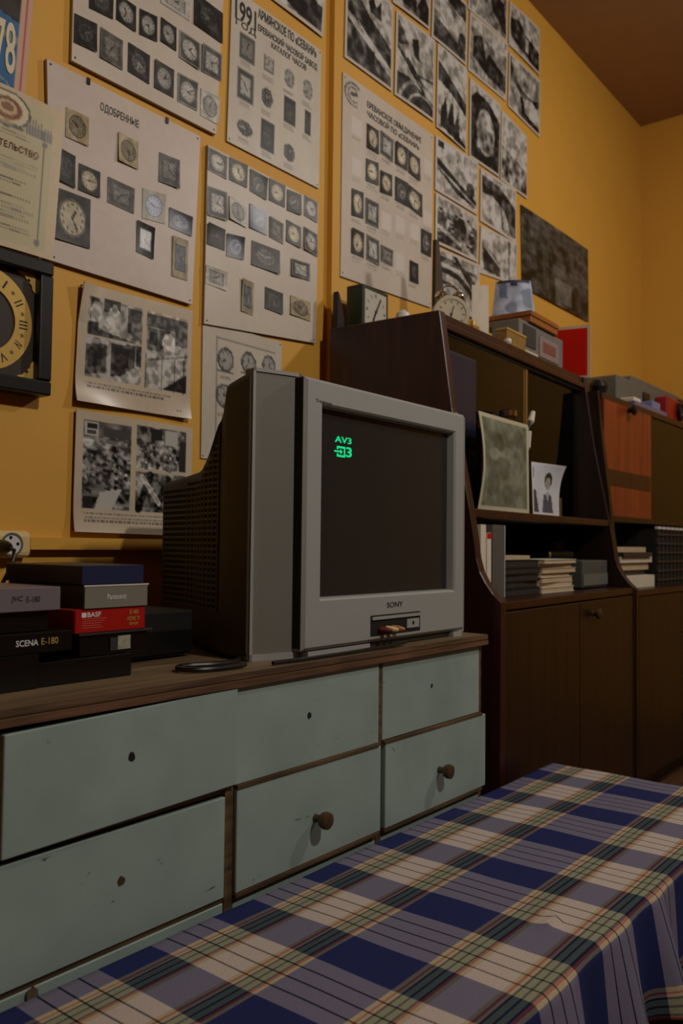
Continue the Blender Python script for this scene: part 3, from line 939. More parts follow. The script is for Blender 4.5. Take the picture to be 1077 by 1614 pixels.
# ------------------------------------------------------------------ wall clock
zt_, zb_ = 1.476, 1.198
x1 = 0.998; x0 = x1 - (zt_ - zb_); d = 0.045
root = thing('wall_clock', 'black square wall clock with brass numeral ring and corner ornaments, at the left edge', 'clock', ((x0 + x1) / 2, -d, zb_))
fw = 0.030
G().box(x0, x1, -d, -.001, zt_ - fw, zt_).box(x0, x1, -d, -.001, zb_, zb_ + fw).box(x0, x0 + fw, -d, -.001, zb_ + fw, zt_ - fw).box(x1 - fw, x1, -d, -.001, zb_ + fw, zt_ - fw).build('frame', BLACK, root, bevel=0.004)
G().box(x0 + fw * .7, x1 - fw * .7, -.022, -.010, zb_ + fw * .7, zt_ - fw * .7).build('face_plate', mat('dark_brown_dial', (0.20, 0.165, 0.13), 0.4), root)
G().box(x0 + .03, x1 - .03, -.0105, -.001, zb_ + .01, zb_ + .03).build('back_box', BLACKM, root)
cx, cz = (x0 + x1) / 2, (zt_ + zb_) / 2
ro, ri = 0.103, 0.066
ringo = G().ring((cx, -.022, cz), (0, -1, 0), ri, ro, 0.003, 64).build('numeral_ring', BRASS, root)
for i, n in enumerate(['XII', 'I', 'II', 'III', 'IV', 'V', 'VI', 'VII', 'VIII', 'IX', 'X', 'XI']):
    a = i * math.pi / 6
    rd = np.array([math.sin(a), 0, math.cos(a)]); rt = np.array([math.cos(a), 0, -math.sin(a)])
    w = {1: .004, 2: .010, 3: .017, 4: .022}.get(len(n), .02)
    w = {'I': .004, 'V': .014, 'X': .014}.get(n, w)
    text('numeral', n, np.array([cx, -.0252, cz]) + rd * (ri + .009) - rt * w / 2, rt, rd, w, .018, INK, ringo)
    am = a + math.pi / 12
    c = np.array([cx, -.0253, cz]) + np.array([math.sin(am), 0, math.cos(am)]) * (ri + ro) / 2
    pts = [((.0052 if j % 2 == 0 else .0018) * math.sin(j * math.pi / 6), (.0052 if j % 2 == 0 else .0018) * math.cos(j * math.pi / 6)) for j in range(12)]
    G().prism(pts, c, X, Z, -Y, .0004).build('star_mark', INKLIGHT, ringo)
for sx in (-1, 1):
    for sz in (-1, 1):
        o = np.array([cx + sx * .109, -.0222, cz + sz * .109])
        pts = [(0, 0), (.050, -.002), (.040, .008), (.030, .010), (.024, .017), (.018, .014), (.014, .018), (.017, .024), (.010, .030), (.008, .040), (-.002, .050)]
        G().prism([(p_[0] * .82, p_[1] * .82) for p_ in pts], o, -sx * X, -sz * Z, -Y, .003).build('corner_ornament', BRASS, root)
hh = np.array([cx, -.026, cz])
for a, l, w in ((4.5, .055, .004), (5.3, .06, .003)):
    dv = np.array([math.sin(a), 0, math.cos(a)])
    G().obox(hh + dv * l / 2, dv, np.cross(dv, Y), Y, l / 2, w, .0006).build('hand', BRASS, root)
G().revolve(hh, (0, -1, 0), [(.007, 0), (.007, .003), (.003, .004)], 16).build('hand_hub', BRASS, root)

# ------------------------------------------------------------------ wall socket
root = thing('wall_socket', 'cream surface-mounted wall socket with plug, above the stacked video tapes', 'socket', (0.925, -.02, .868))
G().box(.882, .970, -.034, -.001, .866, .921).build('housing', CREAM, root, bevel=.012, segs=3)
G().ring((.925, -.033, .893), (0, -1, 0), .0195, .0235, .003, 32).build('rim', GREYM, root)
G().revolve((.925, -.0335, .893), (0, -1, 0), [(.0195, 0), (.0195, .001)], 32).build('insert', WHITE, root)
for a, r in ((0.1, .0125), (3.24, .0125), (1.8, .014)):
    G().revolve((.925 + r * math.cos(a), -.0345, .893 + r * math.sin(a)), (0, -1, 0), [(.0035, 0), (.0035, .0004)], 12).build('contact_hole', HOLE, root)
root = thing('power_plug', 'black plug in the left of the cream wall socket', 'plug', (.897, -.05, .875))
G().revolve((.897, -.035, .888), (0, -1, 0), [(.013, 0), (.015, .012), (.011, .03), (.006, .04)], 16).build('plug_body', BLACK, root, smooth=True)
G().tube([(.897, -.07, .888), (.897, -.09, .882), (.89, -.10, .86), (.87, -.08, .80), (.85, -.06, .72), (.84, -.06, .70)], .004).build('cord', BLACK, root, smooth=True)

# ================================================================== drawer cabinet
ZT = 0.692                      # top of the cabinet
root = thing('drawer_cabinet', 'low pale teal drawer cabinet with worn wooden edges, under the television', 'cabinet', (1.19, -.31, 0))
CX0, CX1, CYF = 0.556, 1.803, -0.600
body = G().box(CX0, CX0 + .018, CYF + .002, -.03, 0, ZT - .022).box(CX1 - .016, CX1, CYF + .002, -.03, 0, ZT - .022)
body.box(CX0 + .018, CX1 - .016, -.04, -.03, 0, ZT - .022).box(CX0 + .018, CX1 - .016, CYF + .03, -.04, .04, .055)
body.build('carcass', DRAWERBROWN, root)
for x in (0.978, 1.386):
    G().box(x - .008, x + .010, CYF - .001, -.04, .055, ZT - .022).build('divider', DRAWERBROWN, root)
for x0, x1 in ((CX0 + .018, .970), (.988, 1.378), (1.396, CX1 - .016)):
    for z in (.508, .336, .168):
        yr = CYF + .001 if x0 < .9 else -.611
        G().box(x0, x1, yr, CYF + .06, z - (.0065 if x0 < .9 else .0025), z + .003).build('rail', DRAWERBROWN, root)
g = G().box(CX0 - .004, CX1 + .003, -.612, -.02, ZT - .022, ZT)
top = g.build('top_board', wood('grimy_top_wood', (0.36, 0.29, 0.20), (0.52, 0.44, 0.32), 0.6, 0, 14), root)
for i, (z, c) in enumerate(((ZT - .0055, DRAWERBROWN), (ZT - .0185, DRAWERBROWN))):
    G().box(CX0 - .005, CX1 + .004, -.614 - .001 * i, -.611, z - .005, z + .0045).build('edge_ply', wood('edge_ply_wood_%d' % i, (0.22 + .05 * i, .155 + .03 * i, .11), (.42 + .04 * i, .32, .235), .6, 0, 40), top)


def drawer(x0, x1, z0, z1, yf, tilt=0.0, t=.018):
    g = G()
    v = [(x, y, z + (x - x0) * tilt) for z in (z0, z1) for y in (yf, yf + t) for x in (x0, x1)]
    g.add(v, [(0, 1, 3, 2), (4, 6, 7, 5), (0, 4, 5, 1), (2, 3, 7, 6), (0, 2, 6, 4), (1, 5, 7, 3)])
    o = g.build('drawer_front', TEAL, root, bevel=.0012, segs=1)
    G().box(x0 + .02, x1 - .02, yf + t, -.10, z0 + .012, z1 - .03).build('drawer_box', DRAWERBROWN, o)
    return o


p0 = wy(8, 1135, -.613); p1 = wy(362, 1083, -.613)
dUL = drawer(p0[0], .9835, .506, .6595, -.613, tilt=.021)
dUM = drawer(.986, 1.380, .511, .668, -.606)
dUR = drawer(1.397, CX1 - .018, .512, .666, -.603)
dLL = drawer(.578, .969, .338, .496, -.603)
dLM = drawer(.990, 1.386, .3395, .505, -.608)
dLR = drawer(1.399, CX1 + .001, .340, .506, -.610)
drawer(.578, .969, .172, .329, -.601); drawer(.990, 1.377, .172, .333, -.601); drawer(1.397, CX1 - .018, .172, .333, -.601)
G().box(CX0, CX1, CYF + .002, CYF + .02, 0.0, .166).build('plinth', TEAL, root)


def blob(c, r, seed, n=14):
    rr = random.Random(seed)
    return [(r * rr.uniform(.75, 1.2) * math.cos(2 * math.pi * i / n), r * rr.uniform(.85, 1.25) * math.sin(2 * math.pi * i / n)) for i in range(n)]


for (px, py, yf, r, dr, m) in ((208, 1193, -.613, .0065, dUL, HOLE), (488, 1128, -.606, .0058, dUM, HOLE), (681, 1081, -.603, .0042, dUR, HOLE), (191, 1389, -.603, .0065, dLL, KNOB)):
    c = wy(px, py, yf - .0004)
    G().prism(blob(c, r, px), c, X, Z, Y, .0006).build('knob_hole', m, dr)
for (px, py, yf, dr) in ((497, 1289, -.608, dLM), (692, 1213, -.610, dLR)):
    c = wy(px, py, yf)
    G().revolve(c, (0, -1, 0), [(.007, 0), (.007, .012), (.013, .017), (.0155, .024), (.0145, .031), (.009, .034), (.001, .0345)], 24).build('knob', KNOB, dr, smooth=True)
# chip of bare wood at the foot of the lower left front
c = wy(52, 1568, -.605)
G().prism(blob(c, .0085, 3), c, X, Z, Y, .003).build('paint_chip', mat('bare_board', (.36, .33, .24), .8, var=.3, scale=80), root)

# ================================================================== television
root = thing('television', 'silver flat-screen tube television showing green AV3 text, on the drawer cabinet', 'television', (1.46, -.35, ZT))
BX0, BX1, BZ0, BZ1 = 1.172, 1.743, .706, 1.207
SX0, SX1, SZ0, SZ1 = 1.222, 1.698, .799, 1.160
YB = -.586


def frame_ring(g, y0, outer, y1, inner):
    """rectangular ring of four quads between two rectangles at different depths"""
    def c(r, y): return [(r[0], y, r[2]), (r[1], y, r[2]), (r[1], y, r[3]), (r[0], y, r[3])]
    v = c(outer, y0) + c(inner, y1)
    g.add(v, [(i, (i + 1) % 4, 4 + (i + 1) % 4, 4 + i) for i in range(4)])


g = G()
e = .006
frame_ring(g, -.548, (BX0, BX1, BZ0, BZ1), YB + e, (BX0, BX1, BZ0, BZ1))
frame_ring(g, YB + e, (BX0, BX1, BZ0, BZ1), YB, (BX0 + e, BX1 - e, BZ0 + e, BZ1 - e))
frame_ring(g, YB, (BX0 + e, BX1 - e, BZ0 + e, BZ1 - e), YB, (SX0 - .004, SX1 + .004, SZ0 - .004, SZ1 + .004))
frame_ring(g, YB, (SX0 - .004, SX1 + .004, SZ0 - .004, SZ1 + .004), YB + .004, (SX0, SX1, SZ0, SZ1))
frame_ring(g, YB + .004, (SX0, SX1, SZ0, SZ1), -.556, (SX0 + .003, SX1 - .003, SZ0 + .003, SZ1 - .003))
bez = g.build('bezel', SILVER, root, fix=False)
G().box(SX0 - .01, SX1 + .01, -.566, -.55, SZ0 - .01, SZ1 + .01).build('screen', SCREEN, root)
G().box(BX0 - .0012, BX0 + .001, -.579, -.552, BZ0 + .004, BZ1 - .002).build('seam_strip', BLACKM, bez)
# on-screen display
scr = [o for o in root.children if o.name.startswith('screen')][0]
yo = -.5668
a, b_ = wy(528, 697, yo), wy(554, 699, yo)
text('screen_lettering', 'AV3', (a[0], yo, a[2] + .0005), X, Z, b_[0] - a[0], .0125, OSD, scr, bold=0.015)
a, b_ = wy(544, 721, yo), wy(555, 721, yo)
text('screen_lettering', '3', (a[0] + .003, yo, a[2] + .001), X, Z, b_[0] - a[0] - .004, .020, OSD, scr, bold=0.02)
c = wy(538, 712, yo)
w, h = .013, .0105
g = G().box(c[0] - w, c[0] + w, yo, yo + .0005, c[2] + h - .004, c[2] + h).box(c[0] - w, c[0] + w, yo, yo + .0005, c[2] - h, c[2] - h + .004)
g.box(c[0] + w - .004, c[0] + w, yo, yo + .0005, c[2] - h, c[2] + h).box(c[0] - w, c[0] - w + .004, yo, yo + .0005, c[2] + .004, c[2] + h).box(c[0] - w, c[0] - w + .004, yo, yo + .0005, c[2] - h, c[2] - .004)
g.box(c[0] - w - .008, c[0], yo, yo + .0005, c[2] - .0016, c[2] + .0016).prism([(-.002, -.005), (.005, 0), (-.002, .005)], (c[0], yo, c[2]), X, Z, Y, .0005)
g.build('screen_input_icon', OSD, scr, fix=False)
a, b_ = wy(610, 958, YB), wy(635, 958, YB)
text('brand_lettering', 'SONY', (a[0], YB - .0003, a[2]), X, Z, b_[0] - a[0], .011, DARKGREY, bez, bold=0.01)
a, b_ = wy(498, 631, YB), wy(523, 631, YB)
text('small_lettering', 'Trinitron', (a[0], YB - .0003, a[2] - .003), X, Z, b_[0] - a[0], .006, DARKGREY, bez)
# front socket flap
a, b_ = wy(584, 1004, YB), wy(662, 975, YB)
fx0, fx1, fz0, fz1 = a[0], b_[0], .718, .759
flap = G().box(fx0, fx1, YB - .001, YB + .02, fz0, fz1).build('socket_bay', BLACKM, root)
G().box(fx0 + .003, fx1 - .001, YB - .004, YB - .001, fz1 - .009, fz1 - .003).build('bay_lip', SILVER, flap)
px1 = fx1 - .052
G().box(px1, fx1 - .006, YB - .0025, YB - .001, fz0 + .008, fz1 - .014).build('headphone_panel', SILVER, flap)
G().revolve(((px1 + fx1 - .006) / 2, YB - .002, fz0 + .018), (0, -1, 0), [(.004, 0), (.004, .001)], 12).build('headphone_socket', HOLE, flap)
for i, (dx, m) in enumerate(((.030, DARKRED), (.052, CREAM), (.074, mat('yellow_plug', (.65, .45, .30), .4)))):
    G().revolve((fx0 + dx, YB - .001, fz0 + .012), (0.55, -1, -.1), [(.006, 0), (.0065, .012), (.005, .02), (.003, .026)], 12).build('plug', m, flap, smooth=True)
# flanks: grey columns angled back from the bezel, left and right
for s in (0, 1):
    fx = (lambda x: x) if s == 0 else (lambda x: BX0 + BX1 - x)
    zb, zt2 = ZT, 1.214
    A = [(fx(1.184), -.564), (fx(1.086), -.533), (fx(1.086), -.515), (fx(1.184), -.53)]
    lip = .006
    G().prism(A, (0, 0, zb), X, Y, Z, zt2 - zb).build('side_column', WING, root, bevel=.003)
    n = np.array([A[1][0] - A[0][0], A[1][1] - A[0][1], 0]); n = n / np.linalg.norm(n)
    m_ = np.array([n[1], -n[0], 0]) if s == 0 else np.array([-n[1], n[0], 0])
    for (k0, k1) in ((.0, .007), (.096, .1015)):
        o = np.array([A[0][0], A[0][1], 0]) + n * k0
        if m_[1] > 0: m_ = -m_
        G().prism([(0, 0), (k1 - k0, 0), (k1 - k0, .0025), (0, .0025)], o + Z * zb, n, m_, Z, zt2 - zb).build('column_edge', SILVER, root)
    o = np.array([A[0][0], A[0][1], zt2 - .006]); G().prism([(0, 0), (.1015, 0), (.1015, .0025), (0, .0025)], o, n, m_, Z, .0065).build('column_edge', SILVER, root)
    o = np.array([A[0][0], A[0][1], zb]); G().prism([(0, 0), (.1015, 0), (.1015, .0025), (0, .0025)], o, n, m_, Z, .012).build('column_edge', SILVER, root)
G().box(1.18, 1.735, -.555, -.52, ZT, 1.2).build('front_shell', BLACKM, root)
G().box(1.19, 1.38, -.583, -.55, ZT, .7035).build('foot', SILVER, root)
G().box(1.70, 1.738, -.583, -.55, ZT, .7035).build('foot', SILVER, root)
G().box(1.38, 1.70, -.572, -.55, ZT + .002, .7035).build('base_strip', DARKGREY, root)
# rear shell: lofted sections, narrowing and dropping towards the back
SEC = [(-.531, 1.082, ZT + .001, 1.214), (-.470, 1.084, ZT + .001, 1.196), (-.455, 1.090, ZT + .002, 1.150), (-.420, 1.100, ZT + .003, 1.103), (-.385, 1.114, ZT + .004, 1.068),
       (-.350, 1.132, ZT + .005, 1.049), (-.315, 1.150, ZT + .010, 1.043), (-.250, 1.172, ZT + .02, 1.038), (-.160, 1.200, ZT + .03, 1.032), (-.150, 1.212, ZT + .04, 1.022)]
CXT = (BX0 + BX1) / 2


def sec_pts(y, x, zb, zt2, r=.02, n=5):
    w = CXT - x; o = []
    for (cxx, czz, a0) in ((w - r, zt2 - r, 0), (-(w - r), zt2 - r, math.pi / 2), (-(w - r), zb + r, math.pi), (w - r, zb + r, 1.5 * math.pi)):
        for i in range(n):
            a = a0 + (math.pi / 2) * i / (n - 1)
            o.append((CXT + cxx + r * math.cos(a), y, czz + r * math.sin(a)))
    return o


g = G(); v = []
for s in SEC: v += sec_pts(*s)
m_ = len(v) // len(SEC)
f = [(j * m_ + i, j * m_ + (i + 1) % m_, (j + 1) * m_ + (i + 1) % m_, (j + 1) * m_ + i) for j in range(len(SEC) - 1) for i in range(m_)]
f += [tuple(range(m_)), tuple((len(SEC) - 1) * m_ + i for i in range(m_))]
g.add(v, f)
shell = g.build('rear_shell', SHELL, root, smooth=True)


def side_x(y):
    return float(np.interp(y, [s[0] for s in SEC], [s[1] for s in SEC]))


def top_z(y):
    return float(np.interp(y, [s[0] for s in SEC], [s[3] for s in SEC]))


gb, gr = G(), G()
z = .775
while z < 1.115:
    ys = [y for y in np.linspace(-.448, -.165, 18) if top_z(y) - .03 > z]
    if len(ys) > 1:
        for s in (0, 1):
            fx = (lambda x: x) if s == 0 else (lambda x: 2 * CXT - x)
            for gg, z0, z1, p_ in ((gr, z, z + .0045, .0022), (gb, z + .0045, z + .0112, .0006)):
                v = []
                for y in ys:
                    x = side_x(y)
                    v += [(fx(x + .002), y, z0), (fx(x - p_), y, z0), (fx(x - p_), y, z1), (fx(x + .002), y, z1)]
                k = len(ys)
                f = [(4 * j + i, 4 * j + (i + 1) % 4, 4 * j + 4 + (i + 1) % 4, 4 * j + 4 + i) for j in range(k - 1) for i in range(4)] + [(0, 1, 2, 3), tuple(4 * (k - 1) + i for i in range(4))]
                gg.add(v, f)
    z += .0112
tag(gr.build('vent_rib', SHELL, shell), kind='stuff')
tag(gb.build('vent_slot', HOLE, shell), kind='stuff')
gb = G()
for i in range(9):      # upright webs that cut the slots into cells
    y = -.445 + .020 * i + .0
    x = side_x(y)
    zt2 = top_z(y) - .035
    gb.obox((x - .0008, y, (.775 + zt2) / 2), X, Y, Z, .0018, .0022, (zt2 - .775) / 2)
tag(gb.build('vent_web', SHELL, shell), kind='stuff')
pts = [(-.450, 1.125), (-.440, 1.118), (-.412, 1.078), (-.408, 1.066), (-.416, 1.060), (-.444, 1.072), (-.452, 1.085)]
g = G(); k = len(pts)
g.add([(side_x(y) - .001, y, z) for y, z in pts] + [(side_x(y) + .012, y, z) for y, z in pts],
      [tuple(range(k)), tuple(range(k, 2 * k))] + [(i, (i + 1) % k, k + (i + 1) % k, k + i) for i in range(k)])
g.build('hand_grip_recess', HOLE, shell)

# ================================================================== video tapes and boxes on the cabinet
TG = 'video tapes stacked on the left of the cabinet'


def tape_box(name, label, x0, x1, yf, z0, z1, ln, m, side, cat='video tape', rz=0.0):
    rt = thing(name, label, cat, ((x0 + x1) / 2, yf + ln / 2, z0), TG)
    G().box(x0, x1, yf, yf + ln, z0, z1).build('sleeve', side, rt, bevel=.0012, segs=1)
    o = G().box(x0 + .001, x1 - .001, yf - .0006, yf + .001, z0 + .001, z1 - .001).build('end_flap', m, rt)
    return rt, o


BLUESL = mat('blue_sleeve', (.13, .16, .31), .4, var=.1); GREYSL = mat('grey_sleeve', (.50, .49, .45), .4, var=.04)
REDSL = mat('red_sleeve', (.66, .10, .08), .35, var=.04); LILAC = mat('silver_lilac_sleeve', (.47, .44, .47), .3, var=.06)
BLK = mat('black_sleeve', (.055, .055, .055), .3, var=.1)
YT = -.500
# lower right of the stack: bare cassette and a black case
rt = thing('video_cassette', 'bare black video cassette with a clear label window, under the red box', 'video tape', (.83, YT + .1, .727), TG)
G().box(.766, .893, YT + .004, YT + .20, .7272, .7622).build('shell', BLK, rt, bevel=.002)
G().box(.762, .900, YT, YT + .004, .7592, .7625).build('flap_edge', DARKGREY, rt)
G().box(.820, .834, YT + .002, YT + .004, .732, .752).build('reel_window', DARKGREY, rt)
G().box(.834, .858, YT + .002, YT + .004, .733, .754).build('label_window', mat('label_paper', (.62, .62, .54), .4, var=.3, scale=120), rt)
rt, o = tape_box('black_case', 'black plastic case at the bottom of the stack, under the bare cassette', .690, .853, -.508, ZT + .0005, .7268, .21, BLK, BLK, 'case')
rt, o = tape_box('video_tape', 'red boxed video tape with BASF lettering, third from the top', .754, .884, YT, .7627, .7985, .21, REDSL, REDSL)
text('lettering', 'BASF', (.775, YT - .0008, .7865), X, Z, .024, .0075, WHITEINK, o, bold=.012)
G().box(.765, .773, YT - .0012, YT - .0008, .7865, .7935).build('logo_mark', WHITEINK, o)
for k in range(5):
    G().box(.766, .766 + (.044, .040, .036, .033, .038)[k], YT - .0011, YT - .0008, .7835 - k * .0033, .7843 - k * .0033).build('small_print', mat('pale_red_ink%d' % k, (.80, .40, .36), .5), o)
text('lettering', 'E180', (.853, YT - .0008, .787), X, Z, .017, .0065, GOLDINK, o)
text('lettering', 'HOME TV', (.849, YT - .0008, .777), X, Z, .024, .0065, GOLDINK, o)
text('lettering', 'BASF', (.853, YT - .0008, .770), X, Z, .017, .004, GOLDINK, o)
rt, o = tape_box('video_tape', 'grey boxed video tape with white Panasonic lettering, under the blue one', .767, .886, YT - .003, .7988, .8345, .21, GREYSL, DARKGREY)
text('lettering', 'Panasonic', (.808, YT - .0038, .812), X, Z, .036, .0085, WHITEINK, o)
G().box(.766, .887, YT - .0045, YT - .0035, .8325, .8347).build('pale_edge', PAPER, o)
rt, o = tape_box('video_tape', 'blue boxed video tape lying on top of the right stack', .763, .879, YT - .001, .835, .864, .21, BLUESL, mat('dark_blue_side', (.07, .08, .12), .4))
# left stack
rt, o = tape_box('video_tape', 'black tape box with SCENA E-180 lettering, left of the red box', .600, .742, YT - .012, .742, .771, .21, BLK, BLK)
text('lettering', 'SCENA', (.652, YT - .0128, .7535), X, Z, .034, .0085, WHITEINK, o, bold=.008)
text('lettering', 'E-180', (.691, YT - .0128, .7535), X, Z, .027, .0095, GOLDINK, o)
rt, o = tape_box('video_tape', 'plain black video tape between the silver box and the lettered black box', .600, .712, YT + .004, .7713, .8005, .20, BLK, BLK)
rt, o = tape_box('video_tape', 'silver boxed video tape with JVC lettering, at the left edge', .595, .725, YT - .006, .8008, .8345, .21, LILAC, LILAC)
text('lettering', 'JVC', (.647, YT - .0068, .814), X, Z, .017, .009, INK, o, bold=.01)
text('lettering', 'E-180', (.670, YT - .0068, .814), X, Z, .021, .008, INK, o)
rt, o = tape_box('black_case', 'flat black case at the left edge, under the lettered black tape box', .590, .689, -.512, ZT + .0005, .7415, .22, BLK, BLK, 'case')
rt, o = tape_box('video_tape', 'dark blue tape box lying behind the silver box', .600, .735, YT + .215, .835, .864, .08, mat('deep_blue', (.08, .10, .20), .4), mat('deep_blue_b', (.08, .10, .20), .4))
G().box(.600, .735, YT + .22, YT + .29, ZT + .0005, .8349).build('support_box', BLK, rt)
# video recorder behind
rt = thing('video_recorder', 'black video recorder lying between the tapes and the television', 'recorder', (1.02, -.20, ZT))
G().box(.905, 1.075, -.40, -.06, ZT + .004, ZT + .085).build('casing', BLACKM, rt, bevel=.003)
G().box(.91, 1.07, -.404, -.40, ZT + .01, ZT + .05).build('fascia', BLACK, rt)
for fx_ in (.92, 1.05):
    G().box(fx_, fx_ + .015, -.39, -.375, ZT, ZT + .004).build('foot', BLACK, rt)
# black cable looped on the cabinet top and under the set
def cpt(px, py, dz=.006): p = wz(px, py, ZT + dz); return p
pts = [cpt(392, 1046), cpt(370, 1050), cpt(330, 1055), cpt(290, 1056), cpt(276, 1053), cpt(290, 1049), cpt(340, 1047), cpt(375, 1042), cpt(384, 1032), cpt(360, 1026), cpt(330, 1024)]
P_ = []
for i in range(len(pts) - 1):
    for k in range(6): P_.append(pts[i] * (1 - k / 6) + pts[i + 1] * k / 6)
P_ = [sum(P_[max(0, i - 3):i + 4]) / len(P_[max(0, i - 3):i + 4]) for i in range(len(P_))]
tag(G().tube(P_, .0045).build('power_cable', BLACK, None, smooth=True), 'black cable looped on the cabinet top beside the television', 'cable')
pts = [cpt(430, 1045, .005), cpt(500, 1037, .005), cpt(560, 1029, .005), cpt(620, 1018, .006), cpt(640, 1012, .008)]
pts = [np.array([p_[0], max(p_[1], -.607), p_[2]]) for p_ in pts]
tag(G().tube(pts, .0035).build('front_cable', BLACK, None, smooth=True), 'thin black cable lying along the cabinet edge below the television front', 'cable')

# ================================================================== table with plaid cloth
TZ, TY0, TY1, TX0, TX1 = .33, -.632, -1.112, .05, 2.128
root = thing('low_table', 'low wooden table hidden under the plaid cloth', 'table', (1.09, -.87, 0))
G().box(TX0 + .01, TX1 - .008, TY1 + .008, TY0 - .008, TZ - .028, TZ - .004).build('table_top', BOX_WOOD, root)
for x in (TX0 + .06, TX1 - .10):
    for y in (TY1 + .05, TY0 - .09):
        G().box(x, x + .04, y, y + .04, 0, TZ - .028).build('leg', BOX_WOOD, root)
G().box(TX0 + .06, TX1 - .06, TY1 + .06, TY1 + .08, TZ - .09, TZ - .028).box(TX0 + .06, TX1 - .06, TY0 - .08, TY0 - .06, TZ - .09, TZ - .028).build('apron', BOX_WOOD, root)

# woven plaid: warp bands across the table (v), weft bands along it (u), mixed half and half
PLAID, t, b = nt('woven_plaid_cotton', 0.85, 0, 0.2)
uvn = t.nodes.new('ShaderNodeUVMap'); uvn.uv_map = 'UVMap'
sep = t.nodes.new('ShaderNodeSeparateXYZ'); t.links.new(uvn.outputs[0], sep.inputs[0])


def bands(outp, period, stops):
    m1 = t.nodes.new('ShaderNodeMath'); m1.operation = 'DIVIDE'; m1.inputs[1].default_value = period
    m2 = t.nodes.new('ShaderNodeMath'); m2.operation = 'FRACT'
    rp = t.nodes.new('ShaderNodeValToRGB'); rp.color_ramp.interpolation = 'CONSTANT'
    t.links.new(outp, m1.inputs[0]); t.links.new(m1.outputs[0], m2.inputs[0]); t.links.new(m2.outputs[0], rp.inputs[0])
    el = rp.color_ramp.elements
    while len(el) < len(stops): el.new(0.5)
    for e_, (pos, c) in zip(el, stops):
        e_.position = pos / period; e_.color = (*c, 1)
    return rp.outputs[0]


NV, BG, DK, GN, RD, YL = (.165, .195, .385), (.77, .72, .69), (.04, .05, .08), (.38, .46, .30), (.58, .22, .14), (.66, .61, .40)
st = [(0, NV)]; x = .1265
def sband(x):
    o = []
    for w, c in ((.006, YL), (.004, RD), (.004, YL), (.004, DK), (.0085, GN), (.004, DK), (.0085, GN), (.004, DK), (.0045, RD), (.006, YL)):
        o.append((x, c)); x += w
    return o, x
s1, x = sband(x); st += s1; st.append((x, BG)); x += .056
s2, x = sband(x); st += s2
VPER = x
warp = bands(sep.outputs[1], VPER, st)
UPER = .207
wst = [(0, NV), (.088, BG), (.088 + .027, DK), (.088 + .0302, BG), (.088 + .057, DK), (.088 + .0602, BG), (.088 + .087, DK), (.088 + .0902, BG)]
weft = bands(sep.outputs[0], UPER, wst)
mx = t.nodes.new('ShaderNodeMix'); mx.data_type = 'RGBA'; mx.inputs[0].default_value = .5
t.links.new(warp, mx.inputs[6]); t.links.new(weft, mx.inputs[7])
# fine weave fleck
sc = t.nodes.new('ShaderNodeMapping'); sc.inputs['Scale'].default_value = (700, 700, 1)
nz = t.nodes.new('ShaderNodeTexNoise'); nz.inputs['Scale'].default_value = 1.0; nz.inputs['Detail'].default_value = 1
t.links.new(uvn.outputs[0], sc.inputs[0]); t.links.new(sc.outputs[0], nz.inputs['Vector'])
mr = t.nodes.new('ShaderNodeMapRange'); mr.inputs[1].default_value = .3; mr.inputs[2].default_value = .7; mr.inputs[3].default_value = .72; mr.inputs[4].default_value = 1.2
t.links.new(nz.outputs['Fac'], mr.inputs[0])
mm = t.nodes.new('ShaderNodeMix'); mm.data_type = 'RGBA'; mm.blend_type = 'MULTIPLY'; mm.inputs[0].default_value = 1
gm = t.nodes.new('ShaderNodeGamma'); gm.inputs[1].default_value = 2.3
t.links.new(mx.outputs[2], gm.inputs[0])
t.links.new(gm.outputs[0], mm.inputs[6]); t.links.new(mr.outputs[0], mm.inputs[7])
t.links.new(mm.outputs[2], b.inputs['Base Color'])

DROP, DROPB = .192, .10
us = np.concatenate([np.arange(TX0 - .18, TX1, .0125), [TX1], TX1 + np.arange(.004, .21, .008)])
vs_ = np.concatenate([-np.arange(.004, DROPB, .012)[::-1], np.arange(0, TY0 - TY1 + .001, .012), (TY0 - TY1) + np.arange(.003, DROP, .006)])
WID = TY0 - TY1
wr = wz(868, 1457, TZ)
V3, UVs = [], []
rr = .012


def hang(dv):
    """arc over a rounded edge, then straight down: (outward, down)"""
    if dv <= 0: return 0.0, 0.0
    a = dv / rr
    if a < math.pi / 2: return rr * math.sin(a), rr * (1 - math.cos(a))
    return rr, rr + (dv - rr * math.pi / 2)


